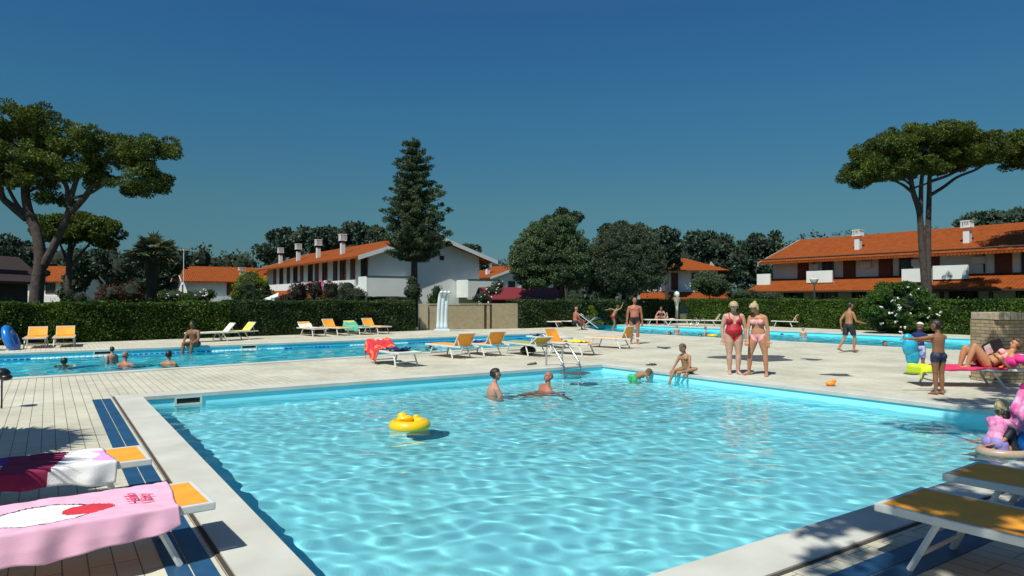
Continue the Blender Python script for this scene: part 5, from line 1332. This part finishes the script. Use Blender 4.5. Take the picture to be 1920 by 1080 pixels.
    bo = link('body', bme, o); bo.cycles.is_caustics_receiver = True
    n = len(bme.vertices); co = np.empty(n * 3, np.float32); bme.vertices.foreach_get('co', co); co = co.reshape(-1, 3)
    nr = np.empty(n * 3, np.float32); bme.vertex_normals.foreach_get('vector', nr); nr = nr.reshape(-1, 3)
    dist = []; ts = []
    for lb, a, b_, r in segs:
        a_ = np.array(a); d = np.array(b_) - a_; t = ((co - a_) @ d / (d @ d)); tc_ = t.clip(0, 1); dd = np.linalg.norm(co - a_ - tc_[:, None] * d, axis=1) - r; dist.append(dd); ts.append(t)
    dist = np.array(dist); ts = np.array(ts); li = dist.argmin(0); names = [s_[0] for s_ in segs]
    lab = np.array(names)[li]; tt = ts[li, np.arange(n)]
    rel = co - np.array(hip); tx = rel @ np.array(SX_) / H; tf = rel @ np.array(FR) / H; tu = rel @ np.array(T) / TL
    hrel = co - np.array(hc); hx = hrel @ np.array(HX_) / q; hf = hrel @ np.array(F) / q; hu = hrel @ np.array(HU) / q
    polys = np.array([list(f.vertices) if len(f.vertices) == 4 else list(f.vertices) + [f.vertices[-1]] for f in bme.polygons])
    ctx = dict(lab=lab, t=tt, x=tx, f=tf, u=tu, hx=hx, hf=hf, hu=hu)
    def shell(name, mask, m, off, nz=0):
        fm = mask[polys].all(1); fq = polys[fm]
        if len(fq) == 0: return
        used = np.unique(fq); mp = -np.ones(n, int); mp[used] = np.arange(len(used)); c2 = co[used] + nr[used] * off
        if nz: c2 = c2 + nr[used] * (nz * (np.sin(co[used, 0] * 190 + co[used, 2] * 60) * np.sin(co[used, 1] * 170 - co[used, 2] * 90)))[:, None]
        bm = bmesh.new(); vs = [bm.verts.new(c) for c in c2]
        for f in mp[fq]:
            f = list(dict.fromkeys(f.tolist()))
            try: bm.faces.new([vs[i] for i in f])
            except ValueError: pass
        for _ in range(4): bmesh.ops.smooth_vert(bm, verts=[v for v in bm.verts if v.is_boundary], factor=.5, use_axis_x=True, use_axis_y=True, use_axis_z=True)
        m_ = bpy.data.meshes.new(name); bm.to_mesh(m_); bm.free(); m_.materials.append(m); m_.polygons.foreach_set('use_smooth', [True] * len(m_.polygons))
        link(name, m_, o)
    for nm, m, fn, off in clothes: shell(nm, fn(ctx), m, off * H)
    ishead = np.isin(lab, ['head', 'neck'])
    if hairstyle == 'short': shell('hair', ishead & ((hu > .032) | ((hf < -.006) & (hu > -.035))) & ~((hf > .036) & (hu < .045)), hair, .010 * q, .003 * q)
    elif hairstyle in ('bob', 'long', 'bun'):
        shell('hair', ishead & ((hu > .030) | (hf < .012) & (hu > -.055)) & ~((hf > .034) & (hu < .042)), hair, .016 * q, .004 * q)
    elif hairstyle == 'bald': shell('hair', ishead & (hf < -.01) & (hu > -.03) & (hu < .022), hair, .005 * q)
    elif hairstyle == 'cap': shell('cap', ishead & (hu > .022), WHITEP, .012 * q)
    if hairstyle == 'long':
        b = MB(); etube(b, [(hc - F * .030 * q + HU * .03 * q, .04 * q, .022 * q), (hc - F * .046 * q - HU * .03 * q, .046 * q, .022 * q), (hc - F * .05 * q - HU * .09 * q, .044 * q, .018 * q), (hc - F * .052 * q - HU * .14 * q, .03 * q, .010 * q)], HX_, F, 12); b.build('hair_lock', hair, o, smooth=True)
    if hairstyle == 'bun':
        b = MB(); b.ell(hc - F * .060 * q + HU * .045 * q, (.026 * q,) * 3, 10, 8); b.build('hair_bun', hair, o, smooth=True)
    if vox < .0125:
        for s in (-1, 1):
            b = MB(); b.ell(hc + F * .0475 * q + HX_ * (s * .017 * q) + HU * .001 * q, (.0065 * q, .003 * q, .0038 * q), 8, 6, RM); b.build('eye', EYE, o)
            b = MB(); b.ell(hc + F * .050 * q + HX_ * (s * .017 * q) + HU * .012 * q, (.010 * q, .003 * q, .002 * q), 8, 6, RM); b.build('eyebrow', hair if hair is not H_GREY else H_GREY, o)
        b = MB(); b.ell(hc + F * .049 * q - HU * .034 * q, (.012 * q, .004 * q, .003 * q), 8, 6, RM); b.build('mouth', LIP, o)
    o['_arms'] = [list(arms[k][3]) for k in ('L', 'R')]
    return o
isT = lambda c: c['lab'] == 'torso'
th = lambda c: np.char.startswith(c['lab'], 'thigh')
def briefs(c): return (isT(c) & (c['u'] < .16)) | (th(c) & (c['t'] < .20) & (c['u'] > -.16 - 1.0 * np.abs(c['x']) * 0 + 1.2 * (np.abs(c['x']) - .05)))
def shorts(c): return (isT(c) & (c['u'] < .14)) | (th(c) & (c['t'] < .78))
def trunks(c): return (isT(c) & (c['u'] < .17)) | (th(c) & (c['t'] < .34))
def onepiece(c):
    ax = np.abs(c['x']); front = c['f'] > 0
    up = np.where(front, .80 - np.clip(.055 - ax, 0, 1) * 5.5, .72)
    base = isT(c) & (c['u'] < up) & ~((ax > .078) & (c['u'] > .74))
    strap = (isT(c) | (c['lab'] == 'neck') | np.char.startswith(c['lab'], 'uarm')) & (c['u'] >= .7) & (np.abs(ax - .062) < .013)
    low = th(c) & (c['t'] < .3)
    return (base | strap | low) & ((c['u'] > .2) | (c['u'] > -.27 + 3.9 * (ax - .012)))
def bandeau(c): return isT(c) & (c['u'] > .56) & (c['u'] < .76) & ~((np.abs(c['x']) > .1))
def bikini(c):
    ax = np.abs(c['x']); return (isT(c) & (c['u'] < .12) & (c['u'] > -.30 + 2.4 * ax)) | (th(c) & (c['t'] < .2) & (c['u'] > -.26 + 3.2 * ax) & (c['u'] < .12))
def shirt(c): return (isT(c) & (c['u'] > .05)) | (np.char.startswith(c['lab'], 'uarm') & (c['t'] < .75))
C_RED = mat('swimsuit_red', (0.42, 0.012, 0.025), .55, noise=.1); C_PINK = mat('bikini_pink', (0.80, 0.36, 0.36), .6); C_BLACK = mat('trunks_black', (0.015, 0.016, 0.022), .6, noise=.2); C_NAVY = mat('trunks_navy', (0.012, 0.02, 0.06), .6)
C_GREEN = mat('trunks_green', (0.05, 0.42, 0.16), .6); C_BLUEP = mat('trunks_blue', (0.02, 0.08, 0.45), .6, col2=(0.55, 0.6, 0.75), nscale=14); C_PINKP = mat('shirt_pink', (0.62, 0.06, 0.30), .7, col2=(0.75, 0.40, 0.55), nscale=16); C_LILAC = mat('skirt_lilac', (0.28, 0.22, 0.5), .7)
C_GREY = mat('trunks_grey', (0.10, 0.13, 0.15), .7, noise=.4, nscale=12)
# ---- women on the deck
q = G(1376, 701)
person((q.x, q.y, 0), R(172), 1.63, 'woman in a red one-piece swimsuit looking down beside the pool', dict(neck=(.05, .42, 1), face=(.25, .85, -.85), torso=(0, .02, 1), La=((-.30, -.05, -1), (-.06, .12, -1), (.1, .25, -1)), Ra=((.26, -.12, -1), (.0, .12, -1), (-.1, .2, -1)), Ll=((-.02, .05, -1), (.03, -.05, -1), (-.2, 1, -.1)), Rl=((.02, .05, -1), (-.03, -.05, -1), (.2, 1, -.1))), SK_PALE, H_BLOND, 'bob', [('swimsuit', C_RED, onepiece, .004)], True, 1.22, vox=.0085, belly=.035)
q = G(1422, 704)
person((q.x, q.y, 0), R(146), 1.60, 'woman in a pale pink bikini with her blond hair up, by the red swimsuit', dict(neck=(.18, .45, 1), face=(.40, .8, -.85), torso=(.02, .03, 1), La=((-.22, -.02, -1), (-.08, .10, -1), (0, .2, -1)), Ra=((.12, .30, -1), (-.1, .55, -.8), (-.1, .5, -.9)), Ll=((-.16, .02, -1), (-.05, -.04, -1), (-.2, 1, -.1)), Rl=((.20, .10, -1), (.10, -.12, -1), (.45, 1, -.1))), SK_TAN if False else skin('tanned', (0.42, 0.20, 0.11)), H_BLOND, 'bun', [('bikini_top', C_PINK, bandeau, .005), ('bikini_bottom', C_PINK, bikini, .004)], True, 1.04, vox=.0085)
# ---- man walking towards the camera
q = G(1190, 645)
person((q.x, q.y, 0), R(178), 1.71, 'bald sunburnt man in black briefs walking on the deck', dict(neck=(0, .15, 1), face=(.1, 1, -.15), La=((-.22, -.08, -1), (-.08, .05, -1), (0, .1, -1)), Ra=((.22, .02, -1), (.08, .15, -1), (0, .1, -1)), Ll=((-.03, .12, -1), (0, -.05, -1), (-.2, 1, -.1)), Rl=((.03, -.08, -1), (.02, -.16, -1), (.2, 1, -.2))), SK_RED, H_GREY, 'bald', [('swim_briefs', C_BLACK, briefs, .004)], False, 1.12, vox=.010, belly=.03)
# ---- boy walking right
q = G(1592, 661)
person((q.x, q.y, 0), R(-76), 1.55, 'thin boy in long dark shorts walking to the right before the oleander', dict(torso=(-.02, .06, 1), neck=(0, .25, 1), face=(.1, 1, -.12), La=((-.2, -.62, -.9), (-.05, .12, -1), (0, .3, -1)), Ra=((.18, .30, -1), (.1, 1, -.25), (0, 1, -.2)), Ll=((-.02, -.26, -1), (0, -.62, -1), (0, 1, -.35)), Rl=((.02, .40, -1), (0, -.12, -1), (0, 1, .05))), SK_TAN, H_DARK, 'short', [('shorts', C_BLACK, shorts, .011)], False, .90, vox=.010, hs=1.02)
# ---- boy from behind, arms out to the left
q = G(1760, 740)
person((q.x, q.y, 0), R(14), 1.27, 'boy in dark trunks with his back turned, reaching to a smaller child', dict(neck=(-.15, .15, 1), face=(-.6, 1, -.15), torso=(.0, .0, 1), La=((-1, .45, -.15), (-1, .35, .0), (-1, .2, 0)), Ra=((-.15, .75, -.35), (-1, .5, .1), (-1, .2, .05)), Ll=((0, 0, -1), (.0, -.03, -1), (-.2, 1, -.1)), Rl=((.0, 0, -1), (-.0, -.03, -1), (.2, 1, -.1))), SK_BRN, H_DARK, 'short', [('trunks', C_NAVY, trunks, .006)], False, .98, vox=.0085, hs=1.14)
# ---- smaller child with cap
q = G(1724, 703)
o = person((q.x, q.y, .0), R(-60), 1.12, 'small child in a white cap and patterned blue trunks behind the lime towel', dict(neck=(0, .1, 1), face=(.0, 1, -.3), La=((-.3, .4, -1), (.1, 1, -.4), (0, 1, 0)), Ra=((.3, .6, -.6), (.1, 1, .1), (0, 1, 0))), SK_BRN, H_DARK, 'cap', [('rash_shirt', NAVY, shirt, .006), ('trunks', C_BLUEP, shorts, .012)], False, 1.0, vox=.0095, hs=1.2)
q = G(1707, 704); b = MB(); b.ell((0, 0, .62), (.17, .10, .24)); b.ell((.05, 0, .40), (.15, .09, .20)); b.ell((-.04, .02, .82), (.10, .08, .08))
tag(b.build('inflatable_toy', mat('turquoise_vinyl', (0.02, 0.33, 0.50), .4, noise=.4, nscale=7), smooth=True, loc=q), 'turquoise inflatable toy held beside the capped child', 'toy')
# ---- woman lying on the crimson lounger
M_ = LR.matrix_basis.copy(); base = M_ @ Vector((1.22, -.02, 0)); z0 = LH + .09
person((base.x, base.y, z0), R(-9) + R(90), 1.66, 'tanned woman lying with raised knees and reading on the crimson lounger',
       dict(hip=.0, torso=(0, -1, .48), side=(1, 0, 0), hipside=(1, 0, 0), neck=(0, -.8, .7), face=(0, .75, .35),
            La=((-.3, .25, -.5), (-.1, .9, .75), (0, .6, .6)), Ra=((.2, .45, -.2), (-.05, .8, .8), (0, .6, .6)), Ll=((-.05, .62, .95), (-.02, .38, -1.0), (0, 1, -.1)), Rl=((.10, .80, .80), (.03, .25, -1.0), (0, 1, -.1))),
       skin('golden', (0.46, 0.22, 0.11)), H_BROWN, 'bob', [('bikini_top', C_PINK, bandeau, .005), ('bikini_bottom', C_BLACK, bikini, .004)], True, 1.0, vox=.0085)
pg = M_ @ Vector((1.36, 0, .52 - .34 + .34)); o = empty('magazine', (pg.x, pg.y, .74), R(-20), 'open magazine with a pink cover held above the crimson lounger', 'magazine')
b = MB(); Mx = Matrix.Rotation(R(-25), 4, 'Y') @ Matrix.Rotation(R(14), 4, 'X'); b.box((-.09, 0, 0), (.17, .012, .25), M=Mx @ Matrix.Rotation(R(18), 4, 'Z')); b.box((.085, 0, 0), (.17, .012, .25), M=Mx @ Matrix.Rotation(R(-18), 4, 'Z')); b.build('cover', C_BLACK, o)
b = MB(); b.box((-.09, -.004, 0), (.13, .012, .18), M=Mx @ Matrix.Rotation(R(18), 4, 'Z')); b.build('cover_picture', mat('cover_pink', (.6, .2, .3), .5, col2=(.7, .65, .6), nscale=12), o)
# ---- seated boy on the pool edge
q = W(10.2 + .10, to_uv(G(1300, 700))[1])
person((q.x, q.y, .085), R(128), 1.22, 'wet haired boy sitting on the pool edge with one leg in the water', dict(hip=0, torso=(0, .16, 1), neck=(0, .3, 1), face=(.35, 1, -.45), hipside=(1, 0, 0),
       La=((-.35, .4, -1), (.15, .5, -1), (0, .5, -1)), Ra=((.25, .55, -1), (-.05, .9, -.85), (0, .6, -.8)), Rl=((.12, 1, -.02), (.12, .42, -.9), (.1, .8, -.6)), Ll=((-1, .35, .22), (.95, .40, -.28), (.6, .8, -.1))), SK_TAN, H_BROWN, 'short', [('trunks', C_GREY, trunks, .008)], False, .92, vox=.0085, hs=1.16)
# ---- stooping child in the corner
q = G(1186, 713, WZ)
person((q.x, q.y, WZ - .45), R(-62), 1.12, 'child in green trunks bending over in the pool corner', dict(hip=.50, torso=(.05, 1, .30), side=(1, 0, 0), neck=(0, 1, -.15), face=(0, .4, -1), La=((-.3, .35, -1), (0, .4, -1), (0, .3, -1)), Ra=((.3, .45, -1), (0, .4, -1), (0, .3, -1)), hipside=(1, 0, 0)), SK_TAN, H_BROWN, 'short', [('trunks', C_GREEN, trunks, .012)], False, .98, vox=.0085, hs=1.2)
# ---- men in the near pool
kneel = dict(Ll=((-.1, .35, -1), (0, -1, -.25), (0, -1, -.3)), Rl=((.1, .35, -1), (0, -1, -.25), (0, -1, -.3)))
q = G(921, 739, WZ)
person((q.x, q.y, -.52), R(-72), 1.76, 'bearded dark haired man standing chest deep in the near pool', dict(hip=0, torso=(0, .12, 1), neck=(0, .18, 1), face=(.1, 1, 0), La=((-.25, .5, -1), (0, .9, -.6), (0, 1, -.3)), Ra=((.25, .5, -1), (0, .9, -.6), (0, 1, -.3)), **kneel), SK_PINK, H_DARK, 'short', [('beard', H_BROWN, lambda c: (np.isin(c['lab'], ['head', 'neck'])) & (c['hu'] < -.028) & (c['hf'] > .0) & (c['hu'] > -.075), .004)], False, 1.05, vox=.0085)
q = G(1012, 731, WZ)
person((q.x, q.y, -.60), R(120), 1.76, 'bald man leaning back in the near pool with an arm stretched out', dict(hip=0, torso=(-.30, -.2, 1), neck=(.1, -.1, 1), face=(-.1, .9, .35), La=((-.75, -.2, -.8), (-.9, .1, -.6), (-1, 0, -.3)), Ra=((.05, .1, -1), (-.1, .2, -1), (0, .3, -1)), Ll=((-.2, 1, -.3), (0, .6, -1), (0, 1, 0)), Rl=((.1, 1, -.35), (0, .6, -1), (0, 1, 0))), SK_RED, H_GREY, 'bald', [], False, 1.12, vox=.0085)
# ---- lane pool
q = G(233, 683, WZ)
person((q.x, q.y, -.66), R(-10), 1.78, 'broad man seen from behind in the lane pool with arms spread', dict(hip=0, torso=(-.05, .1, 1), neck=(-.1, .2, 1), face=(-.4, 1, 0), La=((-.7, .5, -.6), (-.3, 1, -.3), (0, 1, 0)), Ra=((.85, .25, -.35), (1, -.1, -.35), (1, 0, -.3)), **kneel), SK_RED, H_GREY, 'bald', [], False, 1.15, vox=.011)
def head_swimmer(px, py, rz, label, hair=H_DARK, sk=SK_TAN, H=1.6, show=.26, style='short', group=None, **k):
    q = G(px, py, WZ); hipz = WZ + show - .48 * H
    return person((q.x, q.y, hipz), rz, H, label, dict(hip=0, **dict(kneel, **k)), sk, hair, style, [], False, 1.0, vox=.013, group=group)
head_swimmer(210, 679, R(60), 'dark haired child facing the broad man in the lane pool', H=1.25, show=.46, sk=SK_PINK)
head_swimmer(120, 683, R(20), 'lone dark haired swimmer at the left of the lane pool', show=.20)
head_swimmer(316, 683, R(0), 'dark haired swimmer with bare shoulders at the near side of the lane pool', H=1.7, show=.40)
head_swimmer(377, 659, R(30), 'dark haired swimmer in front of the man on the far pool edge', show=.22)
head_swimmer(808, 650, R(0), 'dark haired swimmer left of the orange loungers', show=.18)
head_swimmer(923, 629, R(0), 'dark haired swimmer seen over the right orange lounger', show=.22)
q = on_far(366); 
person((q.x, q.y, .09), R(172), 1.72, 'tanned man sitting on the far edge of the lane pool with legs down', dict(hip=0, torso=(0, .22, 1), neck=(0, .2, 1), face=(0, 1, -.2), La=((-.25, .4, -1), (.35, .8, -.5), (.5, .6, 0)), Ra=((.25, .4, -1), (-.35, .8, -.5), (-.5, .6, 0)), Ll=((-.15, 1, .05), (0, .15, -1), (0, 1, -.4)), Rl=((.15, 1, .05), (0, .15, -1), (0, 1, -.4))), SK_BRN, H_DARK, 'short', [('trunks', C_NAVY, trunks, .006)], False, 1.08, vox=.012)
# ---- right pool
head_swimmer(1256, 629, R(90), 'dark haired swimmer left of the small pale child in the right pool', show=.22)
head_swimmer(1269, 627, R(170), 'small pale child standing in the right pool below the globe lamp', H=1.15, show=.52, sk=SK_PALE, hair=H_BROWN)
head_swimmer(1313, 633, R(150), 'dark haired swimmer at the near edge of the right pool', show=.2)
head_swimmer(1323, 628, R(-120), 'swimmer with a yellow float ring in the right pool', H=1.2, show=.42, sk=SK_PALE)
head_swimmer(1506, 632, R(160), 'child splashing right of the woman in pink in the right pool', H=1.2, show=.50, sk=SK_PALE)
head_swimmer(1659, 654, R(180), 'dark haired swimmer right of the walking boy', show=.30)
head_swimmer(1826, 645, R(170), 'swimmer in goggles at the right end of the right pool', show=.36, sk=SK_PALE)
b = MB(); torus(b, (0, 0, .05), .20, .06); qq = G(1336, 631, WZ); tag(b.build('swim_ring', VIN, smooth=True, loc=qq), 'small yellow ring beside a child in the right pool', 'swim ring')
b = MB(); b.ell((0, 0, .02), (.22, .12, .05)); tag(b.build('swim_float', CLIP, smooth=True, loc=G(1471, 627, WZ)), 'dark float drifting in the right pool beside the woman in pink', 'float')
# ---- people by the far hedge
q = G(1078, 619)
person((q.x, q.y, .32), R(-70), 1.70, 'sunburnt man sitting sideways by the pool behind the bright orange lounger', dict(hip=.12, torso=(0, .12, 1), neck=(0, .2, 1), face=(.2, 1, 0), La=((-.2, .4, -1), (0, 1, -.5), (0, 1, -.2)), Ra=((.2, .4, -1), (0, 1, -.5), (0, 1, -.2)), Ll=((-.2, 1, .1), (0, .2, -1), (0, 1, -.1)), Rl=((.2, 1, .1), (0, .2, -1), (0, 1, -.1))), SK_RED, H_GREY, 'bald', [('trunks', C_BLACK, trunks, .006)], False, 1.1, vox=.013)
q = G(1149, 613)
person((q.x, q.y, .0), R(-80), 1.62, 'tanned person bending with one arm raised before the far hedge', dict(hip=.60, torso=(0, .55, 1), neck=(0, .6, 1), face=(0, 1, -.3), La=((-.2, -1, .4), (-.1, -1, -.3), (0, -1, 0)), Ra=((.2, .8, .5), (0, .5, 1), (0, .3, 1)), Ll=((-.1, .6, -1), (0, -.5, -1), (0, 1, -.1)), Rl=((.1, .2, -1), (0, -.3, -1), (0, 1, -.1))), SK_TAN, H_BROWN, 'short', [('trunks', C_RED, trunks, .005)], False, .95, vox=.013)
q = G(1240, 608)
person((q.x, q.y, .34), R(165), 1.66, 'person sitting on the white lounger by the far hedge, leaning forward', dict(hip=.10, torso=(0, .5, 1), neck=(0, .7, 1), face=(0, 1, -.5), La=((-.5, .5, -.9), (.2, .6, -.6), (0, 1, -.3)), Ra=((.6, .4, -.9), (.3, .5, -.9), (0, 1, -.3)), Ll=((-.45, 1, .1), (0, .1, -1), (0, 1, -.1)), Rl=((.45, 1, .1), (0, .1, -1), (0, 1, -.1))), SK_PINK, H_BROWN, 'short', [('bikini_top', C_BLACK, bandeau, .005)], True, 1.0, vox=.013)
# folded blue chair beside the sunburnt man
q = G(1105, 615); o = empty('deck_chair', q, R(-20), 'dark blue folding deck chair on white legs beside the sunburnt man', 'deck chair')
b = MB(); b.box((.0, 0, .62), (1.1, .5, .03), M=Matrix.Rotation(R(8), 4, 'Y')); b.box((.45, 0, .45), (.5, .5, .03), M=Matrix.Rotation(R(25), 4, 'Y')); b.build('seat', NAVY, o)
for s in (-.25, .25): b = MB(); b.tube([(-.55, s, .8), (.55, s, 0)], .02, 6); b.tube([(-.45, s, 0), (.4, s, .6)], .02, 6); b.build('leg_frame', ALU, o)
# ---- toddlers at the right edge
q = G(1866, 846, WZ)
person((q.x, q.y, WZ - .42), R(-66), 1.04, 'blond toddler in a pink patterned top stooping in the near pool', dict(hip=.52, torso=(0, .30, 1), neck=(0, .3, 1), face=(.2, 1, -.4), La=((-.3, .8, -.7), (0, 1, -.5), (0, 1, -.2)), Ra=((.3, .8, -.6), (0, 1, -.6), (0, 1, -.3))), SK_PALE, H_BLOND, 'bob', [('top', C_PINKP, shirt, .010), ('skirt', C_LILAC, trunks, .02)], True, 1.1, vox=.0095, hs=1.25)
q = G(1898, 846, WZ)
person((q.x, q.y, WZ - .02), R(75), .98, 'dark haired small child in black sitting in a float beside the blond toddler', dict(hip=.04, torso=(0, .2, 1), neck=(0, .3, 1), face=(0, 1, -.3), La=((-.3, .7, -.8), (0, 1, -.4), (0, 1, -.2)), Ra=((.3, .7, -.8), (0, 1, -.4), (0, 1, -.2)), Ll=((-.3, 1, .15), (0, .7, -.7), (0, 1, .3)), Rl=((.3, 1, .15), (0, .7, -.7), (0, 1, .3))), SK_TAN, H_DARK, 'bob', [('shirt', C_BLACK, shirt, .010), ('trunks', C_BLACK, trunks, .010)], False, 1.1, vox=.0095, hs=1.25)
q = G(1884, 850, WZ); b = MB(); torus(b, (0, 0, .02), .26, .055, sq=.8); tag(b.build('swim_ring', mat('tan_vinyl', (.42, .30, .22), .35), smooth=True, loc=q), 'flat tan float ring under the two toddlers', 'swim ring')
# pink patterned lilo
q = G(1918, 806, .0); o = empty('lilo', (q.x, q.y, .10), R(28), 'pink patterned inflatable lilo tilted up at the right edge', 'lilo')
LIL2 = mat('lilo_vinyl', (0.62, 0.05, 0.26), .35, col2=(0.62, 0.42, 0.60), nscale=9, coat=.3)
Mx = Matrix.Rotation(R(-46), 4, 'Y'); b = MB()
for k in range(4):
    bb = MB(); bb.tube([(-.5, -.15 + k * .1, 0), (-.47, -.15 + k * .1, 0), (.47, -.15 + k * .1, 0), (.5, -.15 + k * .1, 0)], [.02, .055, .055, .02], 12); b.add([Mx @ Vector(v) for v in bb.v], bb.f)
b.build('air_tubes', LIL2, o, smooth=True)
bb = MB(); bb.tube([(.54, -.18, 0), (.54, .18, 0)], .06, 12); b = MB(); b.add([Mx @ Vector(v) for v in bb.v], bb.f); b.build('pillow', HOT, o, smooth=True)
q = G(1934, 850, WZ); b = MB(); b.ell((0, 0, .12), (.15, .17, .17)); tag(b.build('beach_ball', BV, smooth=True, loc=q), 'blue beach ball at the right edge of the near pool', 'ball')
# sunlight refracted by the water also falls on what stands in it
for o in bpy.data.objects:
    if o.type == 'MESH' and o.parent and o.parent.name.split('.')[0] in ('pool_ladder', 'pool_skimmer', 'swim_ring', 'lane_rope'): o.cycles.is_caustics_receiver = True
